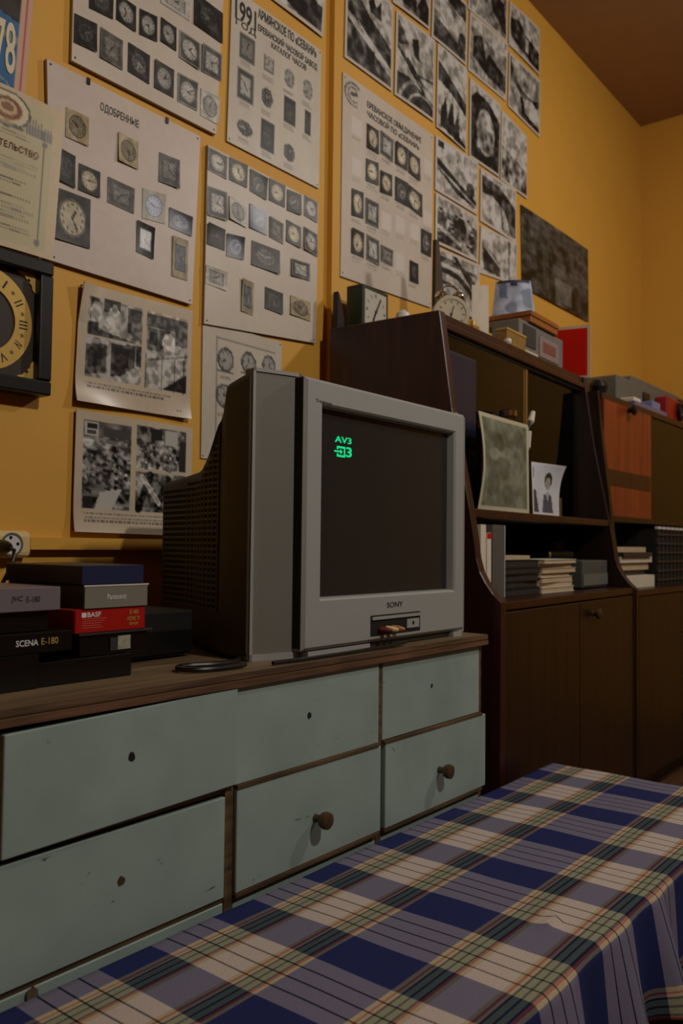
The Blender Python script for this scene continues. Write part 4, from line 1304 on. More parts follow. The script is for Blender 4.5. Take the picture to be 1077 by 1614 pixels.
for v in vs_:
    for u in us:
        ex = max(u - TX1, TX0 - u, 0); sx = 1 if u > TX1 else -1
        ev = max(v - WID, 0); eb = max(-v, 0)
        x = min(max(u, TX0), TX1); y = TY0 - min(max(v, 0), WID); z = TZ
        ox, dx = hang(ex); oy, dy = hang(ev); ob_, db = hang(eb)
        t_ = min(ev / DROP, 1)
        fold = .5 + .5 * math.sin(u * 31 + .8 * math.sin(u * 9)) ; fold2 = .5 + .5 * math.sin(u * 57 + 1.1)
        y -= oy * .8 + t_ * (.003 + .046 * fold ** 1.6 + .012 * fold2) if ev > 0 else 0
        if ev > 0: x += .006 * t_ * math.sin(u * 31 + 1.2)
        y += ob_ * .5
        te = min(ex / .2, 1)
        x += sx * (ox * .6 + te * (.004 + .018 * (.5 + .5 * math.sin(v * 33)))) if ex > 0 else 0
        z -= max(dx, dy, db) if min(ex, ev + eb) <= 0 else math.hypot(max(dx, 0), max(dy, db)) * .92
        if ex > 0 and ev > 0:
            k = min(ex, ev); x += sx * k * .12; y -= k * .12
        if ex == 0 and ev == 0 and eb == 0:
            z += .0012 * math.sin(u * 13 + v * 9) * math.sin(v * 21 + u * 4) + .0012
            d2 = ((u - wr[0]) * .8 + (TY0 - v - wr[1]) * .6); e2 = (-(u - wr[0]) * .6 + (TY0 - v - wr[1]) * .8)
            z += .009 * math.exp(-(d2 / .035) ** 2 - ((e2 + .010 * math.sin(d2 * 90)) / .009) ** 2)
        V3.append((x, y, z)); UVs.append((u - .918 + UPER * 10, v - (.836 - .632) + VPER * 4))
nu = len(us)
F = [(j * nu + i, j * nu + i + 1, (j + 1) * nu + i + 1, (j + 1) * nu + i) for j in range(len(vs_) - 1) for i in range(nu - 1)]
cloth = mesh_obj('tablecloth', V3, F, PLAID, None, smooth='all')
uvl = cloth.data.uv_layers.new(name='UVMap')
lo = np.empty(len(cloth.data.loops), np.int32); cloth.data.loops.foreach_get('vertex_index', lo)
uvl.data.foreach_set('uv', np.array(UVs, np.float32)[lo].ravel())
sm = cloth.modifiers.new('thickness', 'SOLIDIFY'); sm.thickness = .0012; sm.offset = 1
tag(cloth, 'blue, beige and green plaid tablecloth hanging over the low table', 'tablecloth')

# ================================================================== wall unit (glass-fronted, swept side panels)
SO = np.array([1.892, -.05]); SA = math.radians(2.5)
SU = np.array([math.cos(SA), math.sin(SA), 0]); SN = np.array([math.sin(SA), -math.cos(SA), 0])


def SB(p):
    """(along the unit, out from its back, height) -> world"""
    return np.array([SO[0], SO[1], 0]) + p[0] * SU + p[1] * SN + p[2] * Z


def SG(): return G(SB)


PROF = [(0, .03), (0, 1.522), (.361, 1.522), (.372, 1.45), (.400, 1.258), (.428, 1.12), (.453, .997), (.466, .92), (.473, .869), (.483, .835), (.500, .806), (.520, .780), (.541, .761), (.541, .03)]
UW = 1.100


def s_at(z):
    pr = PROF[2:-1][::-1]
    return float(np.interp(z, [p[1] for p in pr], [p[0] for p in pr]))


root = thing('wall_unit', 'dark red-brown glass-fronted wall unit with swept side panels, right of the television', 'cabinet', SB((UW / 2, .27, 0)))
for a0 in (0, UW - .030):
    SG().prism(PROF, (a0, 0, 0), Y, Z, X, .030).build('side_panel', RED_WOOD if a0 == 0 else DARK_WOOD, root, bevel=.002, segs=1)
SG().box(.0301, UW - .0301, .0, .355, 1.498, 1.520).build('top_panel', RED_WOOD, root)
SG().box(.0301, UW - .0301, .340, .364, 1.478, 1.4978).build('top_moulding', RED_WOOD, root, bevel=.004)
SG().box(.0301, UW - .0301, .010, .452, .975, .997).build('shelf', RED_WOOD, root, bevel=.003)
SG().box(.0301, UW - .0301, .0, .010, .05, .974).build('back_panel', DARK_WOOD, root)
SG().box(.0301, UW - .0301, .0, .010, .9975, 1.497).build('back_panel', wood('olive_reflection_wood', (.34, .28, .17), (.44, .36, .22), .5), root)  # olive of the room reflected in the pane, put into the panel colour
SG().box(.0301, UW - .0301, .010, .538, .738, .760).build('counter', RED_WOOD, root, bevel=.003)
SG().box(.0301, UW - .0301, .010, .52, .06, .08).build('bottom_panel', DARK_WOOD, root)
SG().box(.0301, UW - .0301, .46, .475, 0, .0598).build('plinth', DARK_WOOD, root)
for i, (a0, a1) in enumerate(((.033, .548), (.552, UW - .033))):
    d_ = SG().box(a0, a1, .520, .538, .084, .734).build('door', DARK_WOOD, root, bevel=.002, segs=1)
    if not i: continue
    c = SB((.66, .538, .695))
    G().revolve(c, SN, [(.008, 0), (.008, .01), (.016, .016), (.017, .024), (.010, .028), (.002, .029)], 16).build('door_knob', KNOB, d_, smooth=True)
# sliding panes, leaning with the side panels
for a0, a1, ds in ((.032, .60, .346), (.56, UW - .032, .336)):
    SG().box(a0, a1, ds, ds + .004, .9985, 1.476).build('glass_pane', GLASS_BRIGHT if a0 < .1 else GLASS, root)
SG().box(.0301, UW - .0301, 0.330, 0.354, 1.4705, 1.4779).build('upper_track', BLACKM, root)


def front_print(name, label, cat, a0, a1, z0, z1, s, paint, lean=0.0, t=.0015, mt=SEMI, bul=None, group=None):
    q = [SB((a0, s - lean, z1)), SB((a1, s - lean, z1)), SB((a1, s, z0)), SB((a0, s, z0))]
    return tag(sheet(name, q, paint, mt, None, t=t, bulge=bul), label, cat, group)


# things standing on the ledge in front of the panes
p = Paint(60, 60, (.47, .49, .43)); p.noise(5, 5, .10).noise(12, 12, .08)
for u, v, w, h, c in ((.36, .28, .10, .10, .25), (.28, .42, .14, .07, .66), (.55, .40, .12, .09, .62), (.42, .55, .2, .12, .36), (.7, .6, .12, .2, .55), (.22, .7, .12, .16, .38), (.6, .8, .2, .1, .42), (.78, .2, .1, .1, .3)):
    p.ell(u, v, w, h, (c * .97, c, c * .88), .55)
p.noise(20, 20, .06); border(p, .045, (.76, .74, .64))
front_print('photo_print', 'faded grey-green photo with curled corner, leaning on the cabinet glass', 'photo', .100, .425, .9985, 1.262, .430, p, lean=.004,
            bul=lambda U, V: .014 * (1 - U) ** 2 * np.sin(np.pi * V) - .012 * (1 - U) ** 2 * np.clip(V - .6, 0, 1))
p = Paint(40, 40, (.80, .82, .86)); p.noise(5, 5, .03)
p.ell(.55, .32, .13, .16, .18).ell(.55, .38, .09, .12, .62).poly([(.34, .98), (.40, .62), (.55, .55), (.70, .62), (.76, .98)], (.30, .33, .40)).poly([(.0, .98), (.0, .55), (.12, .52), (.22, .98)], (.25, .27, .32)).rect(0, .1, .06, .3, .3).poly([(.5, .58), (.6, .58), (.55, .75)], .75)
border(p, .04, (.86, .86, .87))
front_print('portrait_photo', 'small black-and-white portrait photo, right of the faded photo on the ledge', 'photo', .450, .655, .9985, 1.155, .432, p, lean=.006,
            bul=lambda U, V: .03 * (1 - V) ** 3 * U)
# things inside the glazed part
rt = thing('pane_reflection', 'tall dark blue panel with a grey band, standing in for a reflection in the left pane', 'reflection panel', SB((.12, .36, .998)))  # added panel: dark blue reflection in the pane, built as a solid
SG().box(.033, .205, .3505, .3685, 1.1705, 1.425).build('upper_reflection', NAVY, rt, bevel=.008)
SG().box(.033, .205, .3505, .3690, 1.1205, 1.1700).build('grey_band', mat('grey_band_reflection', (.30, .31, .33), .5), rt)
SG().box(.033, .205, .3505, .3685, .9985, 1.1200).build('lower_reflection', BLUEGREY, rt)
rt = thing('glass_jar', 'tall clear glass jar with a metal lid, behind the faded photo', 'jar', SB((.365, .385, .998)))
SG().revolve((.365, .388, .9982), (0, 0, 1), [(.030, 0), (.033, .01), (.033, .24), (.024, .27), (.024, .285)], 20).build('jar_body', GLASS, rt, smooth=True)
SG().revolve((.365, .388, 1.2835), (0, 0, 1), [(.026, 0), (.026, .016), (.02, .019)], 20).build('jar_lid', CHROME, rt)
rt = thing('jug', 'metal jug with curved pale spout, between the faded photo and the portrait', 'jug', SB((.43, .39, .998)))
SG().revolve((.440, .386, .9985), (0, 0, 1), [(.025, 0), (.032, .03), (.033, .14), (.02, .21), (.016, .24), (.02, .255), (.017, .258)], 20).build('jug_body', GREYM, rt, smooth=True)
SG().tube([(.448, .400, 1.16), (.462, .408, 1.20), (.466, .41, 1.25), (.475, .412, 1.28), (.492, .413, 1.312)], [.010, .009, .009, .011, .007], 10).build('spout', PAPER, rt, smooth=True)
rt = thing('dried_bouquet', 'dark bushy dried bouquet in a vase behind the right pane', 'plant', SB((.80, .18, .998)))
SG().revolve((.82, .20, .9985), (0, 0, 1), [(.035, 0), (.05, .03), (.045, .10), (.02, .16), (.026, .18)], 16).build('vase', DARKGREY, rt, smooth=True)
g = SG()
rq = random.Random(9)
for i in range(260):
    th, ph = rq.uniform(0, 6.283), rq.uniform(-.7, 1.5)
    rad = rq.uniform(.05, .13)
    c = np.array([.80 + rad * 1.25 * math.cos(th) * math.cos(ph), .19 + rad * .75 * math.sin(th) * math.cos(ph), 1.27 + rad * 1.1 * math.sin(ph)])
    n1 = np.array([rq.gauss(0, 1) for _ in range(3)]); n1 /= np.linalg.norm(n1); n2 = np.cross(n1, [.3, .5, .8]); n2 /= np.linalg.norm(n2)
    n3 = np.cross(n1, n2)
    g.obox(c, n1, n2, n3, .016, .009, .001)
tag(g.build('dried_leaf', mat('dark_dried_leaf', (.12, .12, .10), .8), rt), kind='stuff')
g = SG()
for i in range(7):
    a = i * .9
    g.tube([(.82, .20, 1.15), (.81 + .03 * math.cos(a), .19 + .03 * math.sin(a), 1.22), (.80 + .08 * math.cos(a), .19 + .05 * math.sin(a), 1.30)], .002, 5)
tag(g.build('stalk', KNOB, rt), kind='stuff')
rt = tag(SG().box(.74, .90, .31, .345, .998, 1.07).build('card_box', mat('olive_card', (.33, .27, .16), .6), None, bevel=.002), 'small olive card box behind the glass, right of the portrait photo', 'box')


# open compartment under the shelf: upright books, magazine stacks, boxes
ZS = .7605


def upright(label, a0, a1, h, s, m, d=.20, cat='book'):
    rt = thing('book', label, cat, SB(((a0 + a1) / 2, s - d / 2, ZS)), 'books standing under the shelf')
    SG().box(a0, a0 + .003, s - d, s, ZS, ZS + h).box(a1 - .003, a1, s - d, s, ZS, ZS + h).box(a0 + .003, a1 - .003, s - .004, s, ZS, ZS + h).build('cover', m, rt)
    SG().box(a0 + .0031, a1 - .0031, s - d + .004, s - .0045, ZS + .004, ZS + h - .004).build('page_block', PAPER, rt)
    return rt


upright('reddish-brown slim book, leftmost under the shelf', .034, .050, .165, .455, mat('russet_cover', (.50, .30, .22), .6))
upright('cream book with dark mark on its spine, second from the left', .053, .083, .196, .458, PAPER)
rt = upright('white book with a red top, left of the grey binder', .086, .110, .175, .460, mat('white_cover', (.86, .82, .76), .5))
SG().box(.0862, .1098, .4602, .4612, ZS + .16, ZS + .174).build('red_band', RED, rt)
rt = upright('tall grey binder, rightmost of the standing books', .114, .190, .197, .462, mat('grey_binder', (.34, .34, .33), .5), .24, 'binder')
SG().box(.184, .1905, .4622, .4632, ZS + .001, ZS + .196).build('pale_edge', mat('pale_grey_edge', (.62, .62, .62), .5), rt)


def magazine(label, a0, a1, s0, s1, z, h, m, pages, grp, skew):
    rt = thing('magazine', label, 'magazine', SB(((a0 + a1) / 2, (s0 + s1) / 2, z)), grp)
    c = np.array([(a0 + a1) / 2, (s0 + s1) / 2, 0]); e1 = np.array([math.cos(skew), math.sin(skew), 0]); e2 = np.array([-math.sin(skew), math.cos(skew), 0])
    hx, hy = (a1 - a0) / 2, (s1 - s0) / 2
    SG().obox(c + Z * (z + h * .5), e1, e2, Z, hx - .002, hy - .002, h * .38).build('page_block', pages, rt)
    SG().obox(c + Z * (z + h * .94), e1, e2, Z, hx, hy, h * .055).build('top_cover', m, rt)
    SG().obox(c + Z * (z + h * .06), e1, e2, Z, hx, hy, h * .055).build('bottom_cover', m, rt)
    return rt


ORD = ['lowest', 'second from below', 'third from below', 'fourth from below', 'fifth from below', 'sixth from below', 'topmost']
z = ZS
DPAGE = mat('dim_page_edges', (.16, .16, .15), .7, var=.3, scale=60)
dk = [mat('dark_cover_%d' % i, c, .45, var=.12) for i, c in enumerate(((.08, .09, .08), (.10, .12, .11), (.07, .07, .07), (.12, .13, .12)))]
for i, h in enumerate((.022, .018, .021, .017, .022)):
    magazine('dark-covered magazine, %s in the stack beside the grey binder' % (ORD[i] if i < 4 else 'topmost'), .200 + rq.uniform(-.004, .004), .445 + rq.uniform(-.01, .01), .20, .455 + rq.uniform(-.012, .004), z, h, dk[i % 4], DPAGE, 'dark magazines beside the binder', rq.uniform(-.03, .03))
    z += h + .0003
ZD = z
tag(SG().box(.25, .43, .25, .43, ZD, ZD + .012).build('booklet', OLDPAPER, None), 'pale booklet lying on the dark magazine stack', 'booklet')
z = ZS
for i, h in enumerate((.017, .013, .016, .012, .015, .014, .012)):
    magazine('cream worn magazine, %s in the pale stack' % ORD[i], .468 + rq.uniform(-.006, .008), .762 + rq.uniform(-.05, .02), .20, .455 + rq.uniform(-.018, .004), z, h, OLDPAPER if i % 3 else PAPER, OLDPAPER, 'pale magazines in the open compartment', rq.uniform(-.06, .06))
    z += h + .0003
ZP = z
rt = thing('cassette_player', 'grey flat cassette player right of the pale magazines', 'player', SB((.93, .36, ZS)))
SG().box(.80, 1.045, .27, .455, ZS + .004, ZS + .095).build('body', mat('grey_green_case', (.30, .32, .31), .5), rt, bevel=.004)
SG().box(.805, 1.04, .4552, .458, ZS + .012, ZS + .05).build('lower_fascia', mat('pale_case', (.42, .43, .40), .5), rt)
for a in (.82, 1.01): SG().box(a, a + .02, .30, .42, ZS, ZS + .004).build('foot', BLACK, rt)
rt = thing('flashlight', 'small chrome torch with two bright caps on the cassette player', 'torch', SB((.76, .36, .857)))
SG().tube([(.80, .33, ZS + .113), (.93, .36, ZS + .113)], .018, 14).build('barrel', BLACK, rt, smooth=True)
SG().tube([(.80, .33, ZS + .113), (.786, .327, ZS + .113)], [.019, .021], 14).build('lens_cap', CHROME, rt)
rt = tag(SG().box(.955, 1.035, .28, .30, ZS + .0955, ZS + .16).build('card', mat('brown_card', (.36, .22, .14), .6), None), 'small brown card standing on the cassette player', 'card')

# ------------------------------------------------------------------ things on top of the wall unit
ZU = 1.5222
rt = thing('desk_clock', 'square bottle-green desk clock with white dial, on the left of the wall unit', 'clock', SB((.145, .03, ZU)))
SG().box(.075, .215, .004, .062, ZU, ZU + .142).build('case', GREEN, rt, bevel=.004)
p = Paint(34, 34, (.74, .72, .66)); p.noise(6, 6, .02)
for i in range(12):
    a = i * math.pi / 6; p.line(.5 + .38 * math.sin(a), .5 - .38 * math.cos(a), .5 + .45 * math.sin(a), .5 - .45 * math.cos(a), .018, .3)
q = [SB((.088, .0625, ZU + .130)), SB((.202, .0625, ZU + .130)), SB((.202, .0625, ZU + .014)), SB((.088, .0625, ZU + .014))]
sheet('dial', q, p, PRINT, rt, t=.001)
for a, l, w in ((.55, .048, .0022), (3.6, .034, .003)):
    dv = X * math.sin(a) + Z * math.cos(a)
    SG().obox(np.array([.145, .0645, ZU + .072]) + dv * l / 2, dv, np.cross(dv, Y), Y, l / 2, w, .0006).build('hand', INK, rt)
SG().revolve((.145, .064, ZU + .072), (0, 1, 0), [(.005, 0), (.005, .002)], 12).build('hub', INK, rt)
SG().box(.13, .16, .02, .045, ZU + .142, ZU + .147).build('alarm_button', BLACK, rt)
rt = thing('cup', 'small red and white cup between the green clock and the round alarm clock', 'cup', SB((.29, .06, ZU)))
SG().revolve((.275, .075, ZU), (0, 0, 1), [(.022, 0), (.03, .02), (.033, .06), (.03, .07), (.026, .03)], 16).build('bowl', RED, rt, smooth=True)
SG().revolve((.262, .085, ZU + .0705), (0, 0, 1), [(.024, 0), (.02, .02), (.008, .03)], 14).build('lid', WHITE, rt, smooth=True)
rt = tag(SG().prism([(0, 0), (.05, 0), (.012, .10), (.004, .11)], (.012, .0, ZU), X, Z, Y, .018).build('wedge', DARK_WOOD, None), 'small dark wooden wedge at the back left corner of the wall unit top', 'ornament')

# round alarm clock turned towards the room
FN = np.array([-.70, -.71, 0]); FN /= np.linalg.norm(FN); FR = np.array([-FN[1], FN[0], 0])
if FR[0] < 0: FR = -FR
cc = SB((.285, .235, ZU + .066))
rt = thing('alarm_clock', 'round cream alarm clock with twin bells, at the front edge of the wall unit', 'clock', (cc[0], cc[1], ZU))
G().revolve(cc - FN * .02, FN, [(.048, 0), (.055, .006), (.055, .036), (.050, .042)], 36).build('case', mat('champagne_metal', (.66, .60, .46), .3, .6), rt, smooth=True)
G().ring(cc + FN * .020, FN, .0445, .0545, .005, 40).build('rim', mat('pale_rim', (.62, .57, .44), .45, .1), rt)
G().revolve(cc + FN * .0212, FN, [(.045, 0), (.045, .0012)], 36).build('dial', mat('cream_dial', (.76, .71, .58), .5), rt)
for i in range(12):
    a = i * math.pi / 6; dv = FR * math.sin(a) + Z * math.cos(a)
    G().obox(cc + FN * .0226 + dv * .037, dv, np.cross(dv, FN), FN, .004, .0012, .0005).build('hour_mark', INK, rt)
for a, l, w in ((.3, .026, .0014), (3.3, .018, .002)):
    dv = FR * math.sin(a) + Z * math.cos(a)
    G().obox(cc + FN * .0238 + dv * l / 2, dv, np.cross(dv, FN), FN, l / 2, w, .0005).build('hand', INK, rt)
G().revolve(cc + FN * .023, FN, [(.004, 0), (.004, .002)], 12).build('hub', INK, rt)
for s in (-1, 1):
    bc = cc + FR * s * .026 + Z * .058
    G().revolve(bc, FR * s * .3 + Z, [(.003, -.012), (.004, 0), (.019, .001), (.0185, .006), (.012, .014), (.002, .017)], 18).build('bell', CHROME, rt, smooth=True)
    G().tube([cc + FR * s * .030 - Z * .045, cc + FR * s * .042 - Z * .0655], [.005, .004], 8).build('foot', CHROME, rt)
G().tube([cc + FR * -.026 + Z * .078, cc + FR * -.012 + Z * .090, cc + FR * .012 + Z * .090, cc + FR * .026 + Z * .078], .0022, 8).build('handle', CHROME, rt, smooth=True)
tag(SG().prism([(-.020, 0), (.075, 0), (.004, .330), (-.014, .330)], (.352, .145, ZU), X, Z, Y, .012).build('pointed_board', mat('dark_brown_board', (.23, .17, .11), .5), None), 'tall dark pointed board behind the round alarm clock', 'ornament')
rt = thing('perfume_bottle', 'small amber bottle right of the round alarm clock', 'bottle', SB((.40, .25, ZU)))
AMB = mat('amber_glass', (.66, .47, .20), .25)
SG().box(.385, .425, .24, .265, ZU, ZU + .060).build('bottle_body', AMB, rt, bevel=.004)
SG().revolve((.405, .2525, ZU + .060), (0, 0, 1), [(.008, 0), (.008, .014), (.006, .016)], 12).build('cap', BRASS, rt)
# white leaflet and the glossy calendar card, wooden box, recorder, gilt box
def card(name, label, cat, c, wdt, z0, z1, fn, paint, mt=SEMI, t=.002, lean=.0, taper=1.0, bul=None):
    fn = np.asarray(fn, float); fn /= np.linalg.norm(fn); fr = np.array([-fn[1], fn[0], 0])
    if fr[0] < 0: fr = -fr
    b0 = np.array([c[0], c[1], z0]); t0 = np.array([c[0], c[1], z1]) - fn * lean
    q = [t0 - fr * wdt / 2 * taper, t0 + fr * wdt / 2 * taper, b0 + fr * wdt / 2, b0 - fr * wdt / 2]
    return tag(sheet(name, q, paint, mt, None, t=t, bulge=bul), label, cat)


p = Paint(14, 30, (.82, .77, .68)); p.noise(4, 6, .03)
c = SB((.52, .22, 0)); card('leaflet', 'narrow cream leaflet standing left of the wooden box', 'leaflet', c, .055, ZU, ZU + .225, (-.75, -.66, 0), p, lean=.01)
# recorder with wooden box on it
rt = thing('cassette_recorder', 'grey portable cassette recorder under the honey wooden box', 'recorder', SB((.82, .25, ZU)))
SG().box(.630, 1.010, .205, .305, ZU, ZU + .128).build('body', mat('recorder_grey', (.46, .45, .43), .45), rt, bevel=.004)
SG().box(.660, .760, .3052, .308, ZU + .045, ZU + .115).build('speaker_grille', mat('grille_dark', (.20, .20, .19), .6, bump=.6, bscale=500), rt)
SG().box(.790, .960, .3052, .3085, ZU + .030, ZU + .10).build('cassette_door', mat('door_pale', (.55, .50, .49), .35), rt)
SG().box(.82, .93, .3087, .3095, ZU + .05, ZU + .085).build('door_label', mat('faded_red_label', (.50, .30, .28), .5), rt)
for i in range(5): SG().box(.66 + i * .022, .678 + i * .022, .3052, .312, ZU + .012, ZU + .028).build('key', PAPER, rt)
rt = thing('wooden_box', 'flat honey-brown wooden box lying on the grey recorder', 'box', SB((.82, .22, 1.651)))
SG().box(.700, .935, .130, .315, 1.6506, 1.672).build('box_base', BOX_WOOD, rt, bevel=.002, segs=1)
SG().box(.696, .939, .126, .319, 1.6724, 1.690).build('box_lid', BOX_WOOD, rt, bevel=.003)
p = Paint(36, 34, (.68, .72, .80)); p.noise(6, 6, .10).noise(12, 12, .06)
p.poly([(.1, .1), (.3, .05), (.35, .5), (.15, .45)], (.35, .42, .52), .7).rect(.42, .0, .62, .18, (.16, .19, .28)).rect(.05, .0, .95, .07, (.22, .25, .33)).poly([(.7, .3), (.95, .2), (.95, .8), (.75, .7)], (.42, .48, .56), .7).ell(.45, .75, .15, .15, (.45, .5, .6), .7)
c = SB((.765, .222, 0)); card('calendar_card', 'glossy pale blue calendar card standing on the wooden box', 'calendar', c, .150, 1.6902, 1.6902 + .135, (-.86, -.50, 0), p, GLOSSY, lean=.02, taper=.8, bul=lambda U, V: .012 * (1 - 4 * (U - .5) ** 2))
rt = thing('gilt_box', 'small gilt patterned box in front of the grey recorder', 'box', SB((.53, .32, ZU)))
SG().box(.470, .612, .300, .336, ZU, ZU + .050).build('box_body', mat('gilt_card', (.58, .46, .24), .45, .2, var=.3, scale=90), rt, bevel=.002)
SG().box(.468, .614, .298, .338, ZU + .0502, ZU + .058).build('box_lid', BRASS, rt, bevel=.002)
tag(SG().revolve((.455, .345, ZU), (0, 0, 1), [(.010, 0), (.013, .008), (.010, .016), (.004, .018)], 14).build('white_knob', WHITE, None, smooth=True), 'tiny white cap at the front edge beside the gilt box', 'cap')
rt = tag(SG().box(.945, 1.05, .120, .190, ZU, ZU + .175).build('red_book', DARKRED, None, bevel=.002), 'dark red book standing behind the grey recorder', 'book')
# red card in a white border, facing the room
fn = np.array([-.97, -.25, 0]); fn /= np.linalg.norm(fn); fr = np.array([-fn[1], fn[0], 0])
fr = fr if fr[0] > 0 else -fr
c = SB((1.085, .305, ZU))
rt = thing('framed_red_card', 'bright red card in a cream border, standing at the right end of the unit', 'card', c)
G().obox(c + Z * .098, fr, fn, Z, .072, .003, .098).build('border', mat('cream_border', (.80, .71, .60), .6), rt)
G().obox(c + Z * .097 + fn * .0035, fr, fn, Z, .061, .0008, .088).build('red_field', RED, rt)

# ================================================================== second wall unit, towards the corner
VX0, VX1 = 2.998, 4.45
root = thing('sideboard', 'dark wall unit with an orange-brown door and drawers, at the right edge', 'cabinet', ((VX0 + VX1) / 2, -.27, 0))


def VB(p): return np.array([p[0], -p[1] - .002, p[2]])


def VG(): return G(VB)


PR2 = [(0, .03), (0, 1.470), (.405, 1.470), (.42, 1.30), (.445, 1.10), (.46, .95), (.475, .85), (.50, .795), (.545, .752), (.545, .03)]
for x in (VX0, VX1 - .025):
    VG().prism(PR2, (x, 0, 0), Y, Z, X, .025).build('side_panel', DARK_WOOD, root)
VG().box(VX0 + .0251, VX1 - .0251, 0, .412, 1.445, 1.468).build('top_panel', RED_WOOD, root)
VG().box(VX0 + .0251, VX1 - .0251, 0, .010, .05, 1.444).build('back_panel', DARK_WOOD, root)
VG().box(VX0 + .0251, VX1 - .0251, .010, .45, .995, 1.015).build('shelf', DARK_WOOD, root)
VG().box(VX0 + .0251, VX1 - .0251, .010, .545, .730, .750).build('counter', RED_WOOD, root)
VG().box(VX0 + .0251, VX1 - .0251, .47, .485, 0, .06).build('plinth', DARK_WOOD, root)
dr = VG().box(VX0 + .028, 3.535, .402, .418, 1.017, 1.443).build('door', ORANGE_WOOD, root)
VG().box(VX0 + .040, 3.525, .4182, .4195, 1.13, 1.19).build('dark_reflection_band', RED_WOOD, dr)  # dark reflection on the polished door, laid on as a thin strip
c = VB((3.275, .418, 1.432)); G().revolve(c, (0, -1, 0), [(.010, 0), (.010, .012), (.020, .018), (.021, .028), (.012, .033), (.002, .034)], 18).build('door_knob', BLACK, dr, smooth=True)
VG().box(3.540, VX1 - .027, .400, .404, 1.017, 1.443).build('glass_pane', GLASS_BRIGHT, root)
VG().box(VX0 + .028, 3.50, .527, .545, .085, .726).build('door', DARK_WOOD, root)
for i in range(4):
    d_ = VG().box(3.505, VX1 - .028, .527, .545, .085 + i * .161, .085 + i * .161 + .157).build('drawer_front', DARK_WOOD, root)
    G().revolve(VB((3.70, .545, .085 + i * .161 + .10)), (0, -1, 0), [(.008, 0), (.008, .01), (.016, .016), (.016, .024), (.004, .028)], 14).build('knob', BLACK, d_, smooth=True)
# behind its pane
for i, (x, w, h, lab) in enumerate(((3.62, .10, .12, 'white porcelain figurine on the inner shelf behind the right pane'), (3.80, .09, .09, 'small white cup on the inner shelf behind the right pane'))):
    VG().revolve((x, .345, 1.2152), (0, 0, 1), [(w * .3, 0), (w * .5, h * .25), (w * .35, h * .6), (w * .5, h * .9), (w * .2, h)], 16).build('porcelain_piece', PAPER, None, smooth=True)
    tag(bpy.data.objects[-1] if False else [o for o in COL.objects if o.name.startswith('porcelain_piece')][-1], lab, 'figurine')
VG().box(3.545, VX1 - .026, .05, .38, 1.205, 1.215).build('inner_shelf', DARK_WOOD, root)
for i, (x, m, lab) in enumerate(((3.60, PAPER, 'pale cup low behind the right pane, next to the orange door'), (3.74, RED, 'red cup low behind the right pane'), (3.86, WHITE, 'white cup low behind the right pane, near the edge'))):
    o = VG().revolve((x, .355, 1.0153), (0, 0, 1), [(.02, 0), (.034, .02), (.036, .06), (.032, .06), (.028, .02)], 16).build('tea_cup', m, None, smooth=True)
    tag(o, lab, 'cup', 'cups behind the right pane')
# open compartment of the second unit
z = .7505
for i, (h, m) in enumerate(((.045, PAPER), (.02, DARKGREY), (.028, OLDPAPER), (.022, PAPER), (.016, DARKGREY), (.02, OLDPAPER))):
    o = VG().box(3.06 + .008 * (i % 3), 3.40 - .012 * ((i * 2) % 3), .16, .475 - .01 * ((i * 3) % 4), z, z + h).build('paper_bundle', m, None)
    tag(o, ('pale' if m in (PAPER, OLDPAPER) else 'dark grey') + ' bundle of papers, %s in the stack under the orange door' % (ORD[i] if i < 5 else 'topmost'), 'papers', 'paper bundles under the orange door')
    z += h + .0003
rt = thing('wire_basket', 'black lattice basket with a white rim beside the paper bundles', 'basket', VB((3.62, .36, .7505)))
bx0, bx1, bs0, bs1, bz0, bz1 = 3.42, 3.86, .22, .475, .7505, .985
VG().box(bx0, bx1, bs0, bs1, bz0, bz0 + .006).box(bx0, bx1, bs0, bs0 + .004, bz0 + .006, bz1 - .01).box(bx0, bx0 + .004, bs0 + .004, bs1 - .004, bz0 + .006, bz1 - .01).box(bx1 - .004, bx1, bs0 + .004, bs1 - .004, bz0 + .006, bz1 - .01).box(bx0, bx1, bs1 - .004, bs1, bz0 + .006, bz1 - .01).build('basket_shell', BLACKM, rt)
for i in range(9):
    x = bx0 + .02 + i * .05
    VG().box(x, x + .008, bs1, bs1 + .004, bz0, bz1 - .01).build('upright_slat', DARKGREY, rt)
for i in range(6):
    zz = bz0 + .02 + i * .036
    VG().box(bx0, bx1, bs1 + .0041, bs1 + .007, zz, zz + .007).build('cross_slat', DARKGREY, rt)
for i in range(8):
    VG().box(bx0 + .006 + i * .054, bx0 + .044 + i * .054, bs1 - .006, bs1 + .006, bz1 - .0095, bz1).build('rim_clip', WHITE, rt)
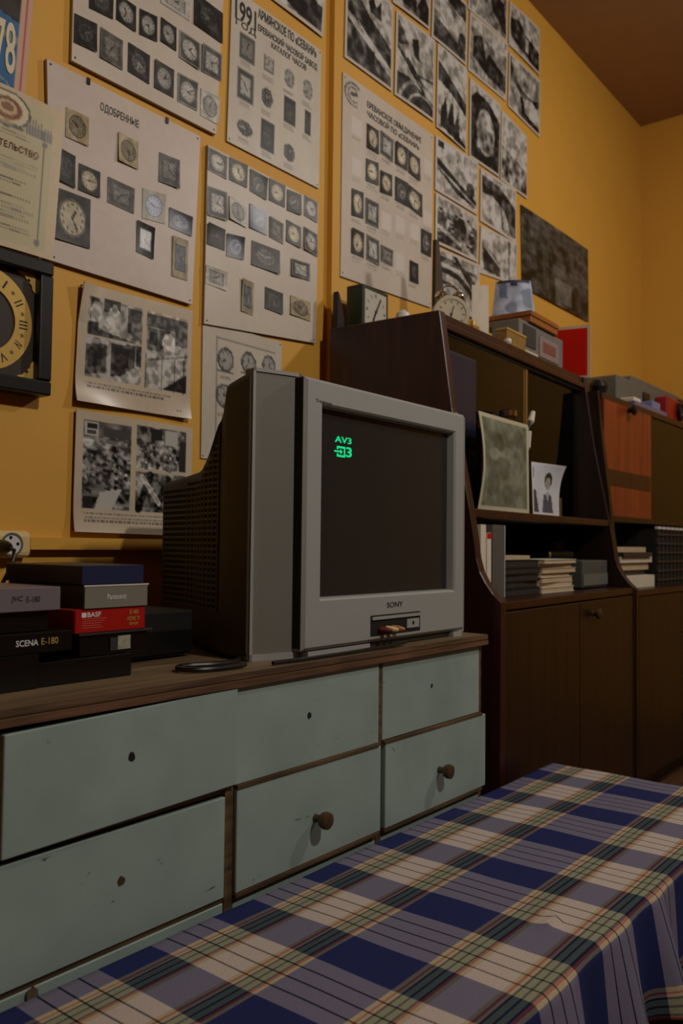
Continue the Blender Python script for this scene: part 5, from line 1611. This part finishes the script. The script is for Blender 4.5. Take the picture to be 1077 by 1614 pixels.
# on top of the second unit
ZV = 1.4702
rt = thing('typewriter_case', 'grey metal device with stepped top on the right wall unit', 'device', VB((3.75, .20, ZV)))
VG().box(3.47, 4.38, .12, .30, ZV, ZV + .150).build('lower_body', GREYM, rt, bevel=.006)
VG().box(3.70, 4.38, .12, .28, ZV + .1502, ZV + .185).build('upper_body', GREYM, rt, bevel=.006)
VG().box(3.78, 3.86, .301, .306, ZV + .05, ZV + .12).build('side_handle', BLACK, rt)
rt = thing('desk_lamp', 'small black lamp head left of the grey device', 'lamp', VB((3.38, .24, ZV)))
VG().revolve((3.40, .24, ZV), (0, 0, 1), [(.035, 0), (.035, .01), (.008, .014), (.008, .05)], 16).build('base', BLACK, rt, smooth=True)
VG().revolve((3.385, .25, ZV + .05), (-.3, .2, 1), [(.012, 0), (.038, .02), (.040, .05), (.02, .07)], 16).build('lamp_head', BLACK, rt, smooth=True)
rt = thing('glass_tray', 'pale glass tray with bluish pieces in front of the grey device', 'tray', VB((3.55, .36, ZV)))
VG().box(3.40, 3.80, .32, .40, ZV, ZV + .022).build('tray', mat('lilac_glass', (.42, .40, .50), .2), rt, bevel=.004)
VG().box(3.42, 3.50, .33, .39, ZV + .022, ZV + .04).build('pale_piece', PAPER, rt, bevel=.004)
VG().box(3.64, 3.74, .33, .39, ZV + .022, ZV + .055).build('blue_piece', mat('sky_piece', (.45, .50, .66), .3), rt, bevel=.004)
rt = thing('toy_camera', 'red camera with a dark round lens at the right edge', 'camera', VB((4.0, .36, ZV)))
VG().box(3.84, 4.16, .33, .39, ZV, ZV + .105).build('camera_body', mat('red_plastic', (.58, .08, .08), .3), rt, bevel=.008)
G().revolve(VB((4.00, .39, ZV + .052)), (0, -1, 0), [(.042, 0), (.042, .014), (.034, .018), (.030, .010)], 28).build('lens_barrel', BLACK, rt, smooth=True)
G().revolve(VB((4.00, .395, ZV + .052)), (0, -1, 0), [(.029, 0), (.02, .006), (.002, .008)], 24).build('lens_glass', SCREEN, rt, smooth=True)
VG().box(4.05, 4.13, .335, .385, ZV + .1052, ZV + .118).build('viewfinder', BLACK, rt, bevel=.003)
